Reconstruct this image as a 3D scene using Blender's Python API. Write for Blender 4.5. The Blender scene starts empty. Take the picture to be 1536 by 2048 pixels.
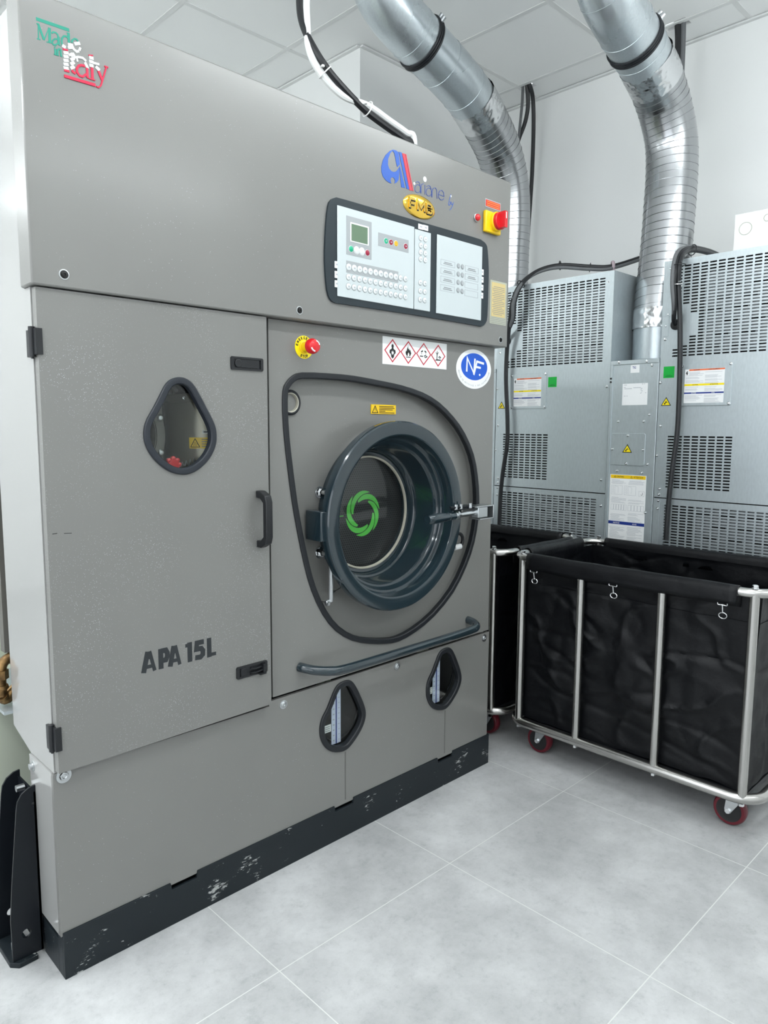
import bpy, bmesh, math, random
from mathutils import Vector, Matrix, noise
from mathutils.geometry import tessellate_polygon
random.seed(7)
PI = math.pi
SC = bpy.context.scene
COL = SC.collection

# ---------------------------------------------------------------- camera
cam_d = bpy.data.cameras.new('camera'); cam = bpy.data.objects.new('camera', cam_d); COL.objects.link(cam)
cam_d.sensor_fit = 'VERTICAL'; cam_d.sensor_height = 36.0; cam_d.lens = 36.0*1448.8/2048.0
cam_d.clip_start = 0.02; cam_d.clip_end = 60
RX = Vector((0.71575525, -0.69832993, 0.00545314))
RD = Vector((-0.07705670, -0.08673558, -0.99324680))
RF = Vector((0.69408695, 0.71050141, -0.11589245))
cam.matrix_world = Matrix(((RX.x, -RD.x, -RF.x, -0.53909), (RX.y, -RD.y, -RF.y, -1.57588), (RX.z, -RD.z, -RF.z, 1.243), (0, 0, 0, 1)))
SC.camera = cam
# ---------------------------------------------------------------- light and exposure
SC.view_settings.view_transform = 'Standard'; SC.view_settings.look = 'None'
SC.view_settings.gamma = 1.0; SC.view_settings.exposure = 0.21
SC.view_settings.use_curve_mapping = False
world = bpy.data.worlds.new('world'); SC.world = world; world.use_nodes = True
world.node_tree.nodes['Background'].inputs[0].default_value = (0.9, 0.95, 1.0, 1)
world.node_tree.nodes['Background'].inputs[1].default_value = 2.3
FILL_POWER = 28.0
FILL_COLOR = (0.93, 0.98, 1.0, 1)
# added fill lamps, out of view: centre, half length, direction (True = along x)
FILL_LAMPS = [((-1.25, 2.75, 2.6), .6, False), ((-1.0, 0.15, 2.42), .95, False), ((0.25, -1.15, 2.78), .7, True), ((1.65, -1.05, 2.66), .75, True), ((-0.6, -2.9, 2.78), .7, True), ((1.6, -2.9, 2.78), .7, True)]

# ---------------------------------------------------------------- helpers
ORG = {}
class MB:
    """collects verts / faces in world space; build() links them as ONE mesh object"""
    def __init__(s): s.v = []; s.f = []; s.m = []
    def add(s, vs, fs, mi=0):
        o = len(s.v); s.v += [tuple(v) for v in vs]
        for f in fs: s.f.append([i+o for i in f]); s.m.append(mi)
        return s
    def box(s, x0, x1, y0, y1, z0, z1, mi=0):
        vs = [(x, y, z) for x in (x0, x1) for y in (y0, y1) for z in (z0, z1)]
        return s.add(vs, [(0,1,3,2),(4,6,7,5),(0,4,5,1),(2,3,7,6),(0,2,6,4),(1,5,7,3)], mi)
    def rings(s, rings, closed=True, cap=True, mi=0, loop=False):
        n = len(rings[0]); vs = [p for r in rings for p in r]; fs = []
        R = len(rings)
        for i in range(R if loop else R-1):
            a = i*n; b = ((i+1) % R)*n
            for j in range(n if closed else n-1):
                k = (j+1) % n; fs.append((a+j, a+k, b+k, b+j))
        if cap and not loop:
            fs.append(tuple(range(n))[::-1]); fs.append(tuple((R-1)*n+j for j in range(n)))
        return s.add(vs, fs, mi)
    def tube(s, path, r, n=12, cap=True, mi=0, loop=False, rfun=None):
        P = [Vector(p) for p in path]; N = len(P); rings = []; up = None
        for i in range(N):
            if loop: t = (P[(i+1) % N]-P[i-1])
            else: t = P[min(i+1, N-1)]-P[max(i-1, 0)]
            t.normalize()
            if up is None:
                up = Vector((0,0,1)) if abs(t.z) < .9 else Vector((1,0,0))
            a = (up - t*up.dot(t)).normalized(); b = t.cross(a); up = a
            rr = rfun(i) if rfun else r
            rings.append([P[i]+(a*math.cos(2*PI*j/n)+b*math.sin(2*PI*j/n))*rr for j in range(n)])
        return s.rings(rings, True, cap, mi, loop)
    def lathe(s, prof, origin, axis, n=32, mi=0, cap=False):
        """prof: list of (radius, distance along axis)"""
        ax = Vector(axis).normalized(); o = Vector(origin)
        a = ax.orthogonal().normalized(); b = ax.cross(a); rings = []
        for r, h in prof:
            r = max(r, 1e-5)
            rings.append([o+ax*h+(a*math.cos(2*PI*j/n)+b*math.sin(2*PI*j/n))*r for j in range(n)])
        return s.rings(rings, True, cap, mi)
    def cyl(s, p0, p1, r, n=16, mi=0): return s.tube([p0, p1], r, n, True, mi)
    # flat work in a frame fr(u, v, d) -> world point, d towards the viewer
    def poly(s, fr, pts, d0, d1, mi=0, holes=()):
        loops = [[Vector((p[0], p[1], 0)) for p in L] for L in [pts]+list(holes)]
        flat = [p for L in loops for p in L]; n = len(flat)
        tris = tessellate_polygon(loops)
        vs = [fr(p.x, p.y, d0) for p in flat]+[fr(p.x, p.y, d1) for p in flat]
        fs = [tuple(t) for t in tris]+[tuple(i+n for i in t) for t in tris]
        o = 0
        for L in loops:
            m = len(L)
            for i in range(m):
                j = (i+1) % m; fs.append((o+i, o+j, o+j+n, o+i+n))
            o += m
        return s.add(vs, fs, mi)
    def rect(s, fr, u0, u1, v0, v1, d0, d1, mi=0): return s.poly(fr, [(u0,v0),(u1,v0),(u1,v1),(u0,v1)], d0, d1, mi)
    def stroke(s, fr, pts, w, d0, d1, mi=0, closed=False):
        P = [Vector(p) for p in pts]; N = len(P); L = []; R = []
        for i in range(N):
            if closed: a = P[i]-P[i-1]; b = P[(i+1) % N]-P[i]
            else: a = P[i]-P[max(i-1,0)]; b = P[min(i+1,N-1)]-P[i]
            if a.length < 1e-9: a = b
            if b.length < 1e-9: b = a
            a = a.normalized(); b = b.normalized(); t = a+b
            t = t.normalized() if t.length > 1e-6 else a
            nn = Vector((-t.y, t.x)); k = max(.5, nn.dot(Vector((-a.y, a.x))))
            L.append(P[i]+nn*(w/2/k)); R.append(P[i]-nn*(w/2/k))
        rings = [[fr(l.x,l.y,d0), fr(l.x,l.y,d1), fr(r.x,r.y,d1), fr(r.x,r.y,d0)] for l, r in zip(L, R)]
        return s.rings(rings, True, not closed, mi, closed)
    def disc(s, fr, c, ru, rv, d0, d1, mi=0, n=28): return s.poly(fr, ell(c, ru, rv, n), d0, d1, mi)
    def text(s, fr, txt, u, v, h, d0, d1, mi=0, width=None, bold=0, center=False, rot=0):
        """lettering drawn with the built-in font: cap height h, optional total width"""
        cu = bpy.data.curves.new('lettering', 'FONT'); cu.body = txt; cu.resolution_u = 2; cu.offset = bold
        ob = bpy.data.objects.new('lettering', cu); me = ob.to_mesh()
        pts = [(p.co.x, p.co.y) for p in me.vertices]; fs = [tuple(p.vertices) for p in me.polygons]
        ob.to_mesh_clear(); bpy.data.objects.remove(ob); bpy.data.curves.remove(cu)
        if not pts: return s
        x0 = min(p[0] for p in pts); x1 = max(p[0] for p in pts); ky = h/0.69; kx = ky
        if width: kx = width/(x1-x0)
        off = (x1-x0)*kx/2 if center else 0
        c, sn = math.cos(rot), math.sin(rot); out = []
        for x, y in pts:
            a = (x-x0)*kx-off; b = y*ky; out.append((u+a*c-b*sn, v+a*sn+b*c))
        return s.add([fr(a, b, d1) for a, b in out], fs, mi)
    def build(s, name, mats, parent=None, origin=None, smooth=35, bevel=0, solid=0, subsurf=0):
        o = ORG[parent.name] if parent else Vector(origin or (0,0,0))
        me = bpy.data.meshes.new(name)
        me.from_pydata([tuple(Vector(v)-o) for v in s.v], [], s.f)
        if not isinstance(mats, (list, tuple)): mats = [mats]
        for m in mats: me.materials.append(m)
        me.polygons.foreach_set('material_index', s.m)
        bm = bmesh.new(); bm.from_mesh(me); bmesh.ops.recalc_face_normals(bm, faces=bm.faces); bm.to_mesh(me); bm.free()
        if smooth:
            me.polygons.foreach_set('use_smooth', [True]*len(me.polygons))
            me.set_sharp_from_angle(angle=math.radians(smooth))
        ob = bpy.data.objects.new(name, me); COL.objects.link(ob)
        if parent: ob.parent = parent
        else: ob.location = o
        ORG[ob.name] = o
        if bevel:
            b = ob.modifiers.new('bevel', 'BEVEL'); b.width = bevel; b.segments = 2; b.limit_method = 'ANGLE'; b.angle_limit = math.radians(40)
        if solid:
            b = ob.modifiers.new('thickness', 'SOLIDIFY'); b.thickness = solid; b.offset = 0
        if subsurf:
            b = ob.modifiers.new('subdivision', 'SUBSURF'); b.levels = subsurf; b.render_levels = subsurf
        return ob
def ell(c, ru, rv, n=28, a0=0, a1=2*PI): return [(c[0]+ru*math.cos(a0+(a1-a0)*i/n), c[1]+rv*math.sin(a0+(a1-a0)*i/n)) for i in range(n)]
def thing(name, loc, label, cat, group=None):
    o = bpy.data.objects.new(name, None); COL.objects.link(o); o.location = loc; o.empty_display_size = .1
    ORG[o.name] = Vector(loc); return tag(o, label, cat, group)
def tag(o, label=None, cat=None, group=None, kind=None):
    if label: o['label'] = label
    if cat: o['category'] = cat
    if group: o['group'] = group
    if kind: o['kind'] = kind
    return o
def copy_tree(o, parent=None):
    c = o.copy(); COL.objects.link(c); c.parent = parent
    for ch in list(o.children): copy_tree(ch, c)
    return c
def FM(y): return lambda u, v, d: (u, y-d, v)            # faces the -y side (front of the machine)
def FC(x): return lambda u, v, d: (x-d, -u, v)           # faces the -x side (front of the cabinets), u = -y
def smooth_path(pts, n=6):
    P = [Vector(p) for p in pts]; out = []
    for i in range(len(P)-1):
        p0 = P[max(i-1,0)]; p1 = P[i]; p2 = P[i+1]; p3 = P[min(i+2,len(P)-1)]
        for k in range(n):
            t = k/n
            out.append(.5*((2*p1)+(p2-p0)*t+(2*p0-5*p1+4*p2-p3)*t*t+(3*p1-p0-3*p2+p3)*t**3))
    out.append(P[-1]); return out
def smooth_loop(pts, n=4):
    P = [Vector((p[0], p[1], 0)) for p in pts]; N = len(P); out = []
    for i in range(N):
        p0 = P[i-1]; p1 = P[i]; p2 = P[(i+1) % N]; p3 = P[(i+2) % N]
        for k in range(n):
            t = k/n; q = .5*((2*p1)+(p2-p0)*t+(2*p0-5*p1+4*p2-p3)*t*t+(3*p1-p0-3*p2+p3)*t**3); out.append((q.x, q.y))
    return out
def inset_loop(pts, w):
    """offset of a closed loop: positive moves inwards"""
    N = len(pts); A = sum(pts[i-1][0]*pts[i][1]-pts[i][0]*pts[i-1][1] for i in range(N)); sg = 1 if A > 0 else -1; out = []
    for i in range(N):
        t = Vector(pts[(i+1) % N])-Vector(pts[i-1]); t.normalize(); out.append((pts[i][0]-t.y*w*sg, pts[i][1]+t.x*w*sg))
    return out

# ---------------------------------------------------------------- materials
def mat(name, col, rough=.5, metal=0, spec=.5, coat=0, coat_rough=.1, trans=0, emit=None, estr=0, aniso=0, ior=1.45):
    m = bpy.data.materials.new(name); m.use_nodes = True; b = m.node_tree.nodes['Principled BSDF']
    b.inputs['Base Color'].default_value = (*col, 1); b.inputs['Roughness'].default_value = rough; b.inputs['Metallic'].default_value = metal
    b.inputs['Specular IOR Level'].default_value = spec; b.inputs['Coat Weight'].default_value = coat; b.inputs['Coat Roughness'].default_value = coat_rough
    b.inputs['Transmission Weight'].default_value = trans; b.inputs['IOR'].default_value = ior; b.inputs['Anisotropic'].default_value = aniso
    if emit: b.inputs['Emission Color'].default_value = (*emit, 1); b.inputs['Emission Strength'].default_value = estr
    return m
def nd(m, typ, **kw):
    n = m.node_tree.nodes.new(typ)
    for k, v in kw.items():
        if k in n.inputs.keys(): n.inputs[k].default_value = v
        else: setattr(n, k, v)
    return n
def lk(m, a, ao, b, bi): m.node_tree.links.new(a.outputs[ao], b.inputs[bi])
def coords(m, scale=(1,1,1), loc=(0,0,0)):
    g = nd(m, 'ShaderNodeNewGeometry'); mp = nd(m, 'ShaderNodeMapping'); mp.inputs['Scale'].default_value = scale; mp.inputs['Location'].default_value = loc
    lk(m, g, 'Position', mp, 'Vector'); return mp
def pb(m): return m.node_tree.nodes['Principled BSDF']
def ramp(m, src, so, stops):
    r = nd(m, 'ShaderNodeValToRGB'); e = r.color_ramp.elements
    while len(e) < len(stops): e.new(.5)
    for el, (p, c) in zip(e, stops): el.position = p; el.color = (*c, 1) if len(c) == 3 else c
    lk(m, src, so, r, 'Fac'); return r
def bump(m, src, so, strength, dist=.001):
    b = nd(m, 'ShaderNodeBump'); b.inputs['Strength'].default_value = strength; b.inputs['Distance'].default_value = dist
    lk(m, src, so, b, 'Height'); lk(m, b, 'Normal', pb(m), 'Normal'); return b
def noise_node(m, scale, detail=4, rough=.5, loc=(0,0,0), mscale=(1,1,1)):
    c = coords(m, mscale, loc); n = nd(m, 'ShaderNodeTexNoise', Scale=scale, Detail=detail, Roughness=rough); lk(m, c, 'Vector', n, 'Vector'); return n
def add_mottle(m, c0, c1, scale, detail=6, lo=.35, hi=.65, rough=None):
    n = noise_node(m, scale, detail); r = ramp(m, n, 'Fac', [(lo, c0), (hi, c1)]); lk(m, r, 'Color', pb(m), 'Base Color')
    if rough:
        q = ramp(m, n, 'Fac', [(lo, (rough[0],)*3), (hi, (rough[1],)*3)]); lk(m, q, 'Color', pb(m), 'Roughness')
    return r
def speckled_paint(name, col, rough, amount, coat=.3):
    """satin metallic-looking paint with a sprinkle of pale dust specks"""
    m = mat(name, col, rough, .0, .5, coat, .18)
    big = noise_node(m, 3.0, 3); fine = noise_node(m, 900, 2)
    mixc = ramp(m, big, 'Fac', [(.3, tuple(c*.965 for c in col)), (.7, tuple(min(1,c*1.03) for c in col))])
    v = nd(m, 'ShaderNodeTexVoronoi', Scale=330.0); c = coords(m); lk(m, c, 'Vector', v, 'Vector')
    vr = nd(m, 'ShaderNodeTexWhiteNoise'); lk(m, v, 'Position', vr, 'Vector')
    d = nd(m, 'ShaderNodeMath', operation='LESS_THAN'); d.inputs[1].default_value = .22; lk(m, v, 'Distance', d, 0)
    pick = nd(m, 'ShaderNodeMath', operation='LESS_THAN'); pick.inputs[1].default_value = amount; lk(m, vr, 'Value', pick, 0)
    patch = noise_node(m, 5.0, 2, loc=(3,1,2)); pr = ramp(m, patch, 'Fac', [(.42, (0.12,)*3), (.62, (1,)*3)])
    a = nd(m, 'ShaderNodeMath', operation='MULTIPLY'); lk(m, d, 0, a, 0); lk(m, pick, 0, a, 1)
    a2 = nd(m, 'ShaderNodeMath', operation='MULTIPLY'); lk(m, a, 0, a2, 0); lk(m, pr, 'Color', a2, 1)
    mx = nd(m, 'ShaderNodeMix', data_type='RGBA'); lk(m, a2, 0, mx, 'Factor'); lk(m, mixc, 'Color', mx, 6); mx.inputs[7].default_value = (.44,.45,.46,1)
    lk(m, mx, 2, pb(m), 'Base Color'); bump(m, fine, 'Fac', .06, .0004)
    return m
GREY = (.188, .187, .177)
M = {}
M['paint'] = speckled_paint('satin_grey_paint', GREY, .30, .03)
M['paint_dusty'] = speckled_paint('satin_grey_paint_dusty', GREY, .32, .40)
M['lit_side_grey'] = mat('lightened_side_grey', (.34,.34,.33), .12, 0, .6, .5, .05)  # machine grey lightened: side glare put into the colour
m = mat('chipped_dark_paint', (.0085,.012,.015), .42, 0, .35); M['plinth'] = m
n = noise_node(m, 95, 6, .75, mscale=(.45,1,1.5)); n2 = noise_node(m, 11, 4, .65, loc=(1,4,2))
mul = nd(m, 'ShaderNodeMath', operation='MULTIPLY'); lk(m, n, 'Fac', mul, 0); lk(m, n2, 'Fac', mul, 1)
r = ramp(m, mul, 'Value', [(.355, (.010,.0145,.018)), (.365, (.36,.37,.36))]); lk(m, r, 'Color', pb(m), 'Base Color')
M['dark_metal'] = mat('dark_bracket_paint', (.006,.008,.011), .4, 0, .3)
M['teal'] = mat('gloss_slate_paint', (.013,.025,.032), .14, 0, .55, .6, .05)
M['slate'] = mat('slate_bezel', (.014,.023,.029), .38, 0, .45)
M['rubber'] = mat('black_rubber', (.009,.011,.014), .5)
M['gasket'] = mat('grey_black_gasket', (.016,.020,.027), .5)
M['black'] = mat('black_plastic', (.010,.011,.013), .38)
M['shade_fill'] = mat('interior_shade', (.006,.006,.006), .8)  # near-black: shade inside the casings put into the colour
M['white'] = mat('white_plastic', (.78,.80,.80), .35)
M['panel_white'] = mat('membrane_white', (.52,.57,.58), .42)
M['key'] = mat('key_white', (.66,.69,.69), .3)
M['key_rim'] = mat('key_rim_grey', (.30,.33,.34), .4)
M['panel_grey'] = mat('membrane_grey', (.34,.36,.37), .4)
M['ink_grey'] = mat('ink_grey', (.20,.21,.22), .5)
M['lcd'] = mat('lcd_green', (.13,.20,.13), .15)
M['green'] = mat('key_green', (.01,.38,.20), .3)
M['red'] = mat('signal_red', (.62,.012,.018), .25, 0, .5, .3)
M['darkred'] = mat('key_dark_red', (.30,.012,.04), .3)
M['amber'] = mat('key_amber', (.65,.40,.02), .3)
M['yellow'] = mat('signal_yellow', (.86,.56,.008), .35)
M['lemon'] = mat('lemon_yellow', (.90,.72,.01), .35)
M['orange'] = mat('label_orange', (.80,.16,.05), .5)
M['navy'] = mat('label_navy', (.008,.03,.22), .5)
M['blue'] = mat('logo_blue', (.018,.095,.43), .4)
M['logo_red'] = mat('logo_red', (.66,.035,.06), .4)
M['nf_blue'] = mat('mark_blue', (.004,.085,.52), .3)
M['ink_blue'] = mat('letter_blue', (.03,.07,.28), .4)
M['ink'] = mat('black_ink', (.008,.008,.008), .5)
M['stain'] = mat('drip_stain', (.115,.113,.106), .4)
M['model_ink'] = mat('model_letter_grey', (.020,.024,.027), .45)
M['flag_green'] = mat('decal_green', (.0,.24,.165), .45)
M['flag_red'] = mat('decal_red', (.62,.0,.045), .4)
M['paper'] = mat('white_paper', (.80,.81,.81), .55)
M['text_grey'] = mat('fine_print_grey', (.40,.42,.45), .6)
M['ghs_red'] = mat('pictogram_red', (.50,.008,.03), .4)
M['sticker_green'] = mat('sticker_green', (.0,.38,.04), .45)
M['sticker_green_dark'] = mat('sticker_green_dark', (.0,.12,.02), .45)
M['gold'] = mat('gold_badge', (.80,.52,.09), .16, 1); M['gold_dark'] = mat('gold_letters', (.62,.42,.10), .25, 1)
M['tan'] = mat('tan_plate', (.60,.48,.22), .4)
M['film'] = mat('plate_film', (.40,.41,.33), .35)
M['logo_green'] = mat('swirl_green', (.09,.46,.07), .45)
M['zinc'] = mat('zinc_plated', (.55,.57,.58), .3, 1)
M['chrome'] = mat('chrome', (.78,.79,.80), .12, 1)
M['seal'] = mat('cream_seal', (.48,.46,.38), .4)
M['steel'] = mat('brushed_stainless', (.50,.49,.47), .24, 1)
def galvanised(name, col, r0, r1, metal=.6):
    m = mat(name, col, .4, metal, .5); n = noise_node(m, 2.2, 5); q = ramp(m, n, 'Fac', [(.3, (r0,)*3), (.7, (r1,)*3)]); lk(m, q, 'Color', pb(m), 'Roughness')
    g = noise_node(m, 140, 3, mscale=(1,1,.3)); c = ramp(m, g, 'Fac', [(.3, tuple(k*.95 for k in col)), (.7, tuple(min(1,k*1.04) for k in col))]); lk(m, c, 'Color', pb(m), 'Base Color'); return m
M['galv'] = galvanised('galvanised_sheet', (.49,.545,.565), .32, .40)
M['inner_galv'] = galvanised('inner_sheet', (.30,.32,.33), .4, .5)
M['duct'] = galvanised('duct_sheet', (.53,.58,.605), .24, .34, .74)
M['alu'] = mat('flexible_aluminium', (.41,.42,.43), .24, 1)
M['foil'] = mat('foil_tape', (.66,.67,.68), .2, 1)
M['cable'] = mat('black_cable', (.012,.013,.015), .4)
M['grey_cable'] = mat('grey_cable', (.12,.125,.13), .45)
M['white_cable'] = mat('white_cable', (.80,.81,.80), .4)
M['pink'] = mat('pink_tie', (.50,.40,.43), .6)
M['card'] = mat('cardboard', (.50,.30,.15), .8)
M['whitebox'] = mat('white_casing', (.84,.84,.82), .5)
M['brass'] = mat('old_brass', (.45,.28,.10), .4, .9); add_mottle(M['brass'], (.11,.065,.03), (.36,.22,.09), 45)
M['tank'] = mat('interior_tank_metal', (.27,.245,.20), .3, .6)
M['inner_grey'] = mat('interior_grey', (.13,.125,.11), .5)
M['palegreen'] = mat('pale_green_casing', (.52,.56,.46), .45)
M['tyre'] = mat('dark_red_tyre', (.11,.006,.014), .3)
M['hub'] = mat('black_hub', (.012,.012,.013), .45)
M['rod_blue'] = mat('thermometer_scale', (.62,.66,.82), .4)
m = mat('black_bag_cloth', (.0018,.0022,.0033), .38, 0, .32); M['cloth'] = m
w = noise_node(m, 1400, 2); w2 = noise_node(m, 22, 5)
am = nd(m, 'ShaderNodeMath', operation='MULTIPLY_ADD'); am.inputs[1].default_value = 9; lk(m, w2, 'Fac', am, 0); lk(m, w, 'Fac', am, 2); bump(m, am, 'Value', .35, .001)
# porthole mesh sheet: round holes in a dark plate
m = mat('perforated_drum_sheet', (.05,.052,.055), .35, .6); M['drum'] = m
c = coords(m, (1,1,1.0)); sx = nd(m, 'ShaderNodeSeparateXYZ'); lk(m, c, 'Vector', sx, 'Vector')
def mth(op, a, b=None):
    n = nd(m, 'ShaderNodeMath', operation=op)
    for i, q in enumerate((a, b)):
        if q is None: continue
        if isinstance(q, (int, float)): n.inputs[i].default_value = q
        else: m.node_tree.links.new(q, n.inputs[i])
    return n.outputs[0]
pit = .0082; u = mth('DIVIDE', sx.outputs['X'], pit); v = mth('DIVIDE', sx.outputs['Z'], pit*.866)
row = mth('FLOOR', v); odd = mth('MULTIPLY', mth('MODULO', mth('ABSOLUTE', row), 2), .5)
fu = mth('SUBTRACT', mth('FRACT', mth('ADD', u, odd)), .5); fv = mth('MULTIPLY', mth('SUBTRACT', mth('FRACT', v), .5), .866)
dd = mth('SQRT', mth('ADD', mth('MULTIPLY', fu, fu), mth('MULTIPLY', fv, fv))); hole = mth('LESS_THAN', dd, .30)
mx = nd(m, 'ShaderNodeMix', data_type='RGBA'); m.node_tree.links.new(hole, mx.inputs['Factor']); mx.inputs[6].default_value = (.060,.062,.065,1); mx.inputs[7].default_value = (.002,.002,.002,1)
lk(m, mx, 2, pb(m), 'Base Color')
mt = mth('MULTIPLY', mth('SUBTRACT', 1.0, hole), .6); m.node_tree.links.new(mt, pb(m).inputs['Metallic'])
# thin clear panes: mostly see-through with a mirror-like skin
m = bpy.data.materials.new('clear_pane'); m.use_nodes = True; M['glass'] = m; nt = m.node_tree; nt.nodes.remove(pb(m))
tr = nd(m, 'ShaderNodeBsdfTransparent'); tr.inputs[0].default_value = (.93,.95,.94,1); gl = nd(m, 'ShaderNodeBsdfGlossy', Roughness=.03); lw_n = nd(m, 'ShaderNodeLayerWeight'); lw_n.inputs['Blend'].default_value = .5
pw = mth('MULTIPLY_ADD', mth('POWER', lw_n.outputs['Facing'], 5.0), .9); pw.node.inputs[2].default_value = .035
ms = nd(m, 'ShaderNodeMixShader'); m.node_tree.links.new(pw, ms.inputs['Fac']); lk(m, tr, 'BSDF', ms, 1); lk(m, gl, 'BSDF', ms, 2); lk(m, ms, 'Shader', nt.nodes['Material Output'], 'Surface')
# room surfaces
M['wall'] = mat('white_wall', (.86,.87,.86), .55); add_mottle(M['wall'], (.85,.86,.85), (.87,.88,.87), 1.2)
nn_ = noise_node(M['wall'], 220, 3); bump(M['wall'], nn_, 'Fac', .08, .0006)
M['ceil'] = mat('ceiling_tile', (.89,.90,.89), .75); nn_ = noise_node(M['ceil'], 300, 3); bump(M['ceil'], nn_, 'Fac', .1, .0006)
M['tbar'] = mat('ceiling_bar', (.74,.75,.74), .5)
M['fill_face'] = mat('fill_diffuser', (.9,.9,.9), .5, emit=FILL_COLOR[:3], estr=FILL_POWER)  # glow of the added lamps
m = mat('concrete_look_tile', (.55,.56,.56), .38, 0, .45); M['floor'] = m
n1 = noise_node(m, 2.6, 10, .66); n2 = noise_node(m, 9, 10, .74, loc=(5,2,0))
r1 = ramp(m, n1, 'Fac', [(.25, (.345,.35,.35)), (.48, (.48,.485,.485)), (.66, (.615,.62,.62))]); r2 = ramp(m, n2, 'Fac', [(.32, (.74,.75,.75)), (.42, (.93,.93,.93)), (.56, (1,1,1))])
mm = nd(m, 'ShaderNodeMix', data_type='RGBA', blend_type='MULTIPLY'); mm.inputs['Factor'].default_value = .9; lk(m, r1, 'Color', mm, 6)
n3 = noise_node(m, 48, 8, .8, loc=(2,7,0)); r3 = ramp(m, n3, 'Fac', [(.36, (.80,.805,.81)), (.46, (.96,.96,.96)), (.62, (1,1,1)), (.70, (1,1,1))])
m3 = nd(m, 'ShaderNodeMix', data_type='RGBA', blend_type='MULTIPLY'); m3.inputs['Factor'].default_value = .8; lk(m, r2, 'Color', m3, 6); lk(m, r3, 'Color', m3, 7); lk(m, m3, 2, mm, 7)
br = nd(m, 'ShaderNodeTexBrick'); br.offset = 0; br.squash = 1
for k, v_ in (('Scale', 1.0), ('Mortar Size', .0013), ('Mortar Smooth', .1), ('Brick Width', .5995), ('Row Height', .5995), ('Bias', 0)): br.inputs[k].default_value = v_
cc = coords(m, (1,1,1), (-.3637+.5995*20, .3165+.5995*20, 0)); lk(m, cc, 'Vector', br, 'Vector')
br.inputs['Color1'].default_value = (1,1,1,1); br.inputs['Color2'].default_value = (.96,.96,.96,1); br.inputs['Mortar'].default_value = (1,1,1,1)
mm2 = nd(m, 'ShaderNodeMix', data_type='RGBA', blend_type='MULTIPLY'); mm2.inputs['Factor'].default_value = 1; lk(m, mm, 2, mm2, 6); lk(m, br, 'Color', mm2, 7)
mg = nd(m, 'ShaderNodeMix', data_type='RGBA'); lk(m, br, 'Fac', mg, 'Factor'); lk(m, mm2, 2, mg, 6); mg.inputs[7].default_value = (.66,.67,.64,1); lk(m, mg, 2, pb(m), 'Base Color')
q = ramp(m, n2, 'Fac', [(.3, (.42,)*3), (.7, (.30,)*3)]); lk(m, q, 'Color', pb(m), 'Roughness')
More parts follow.
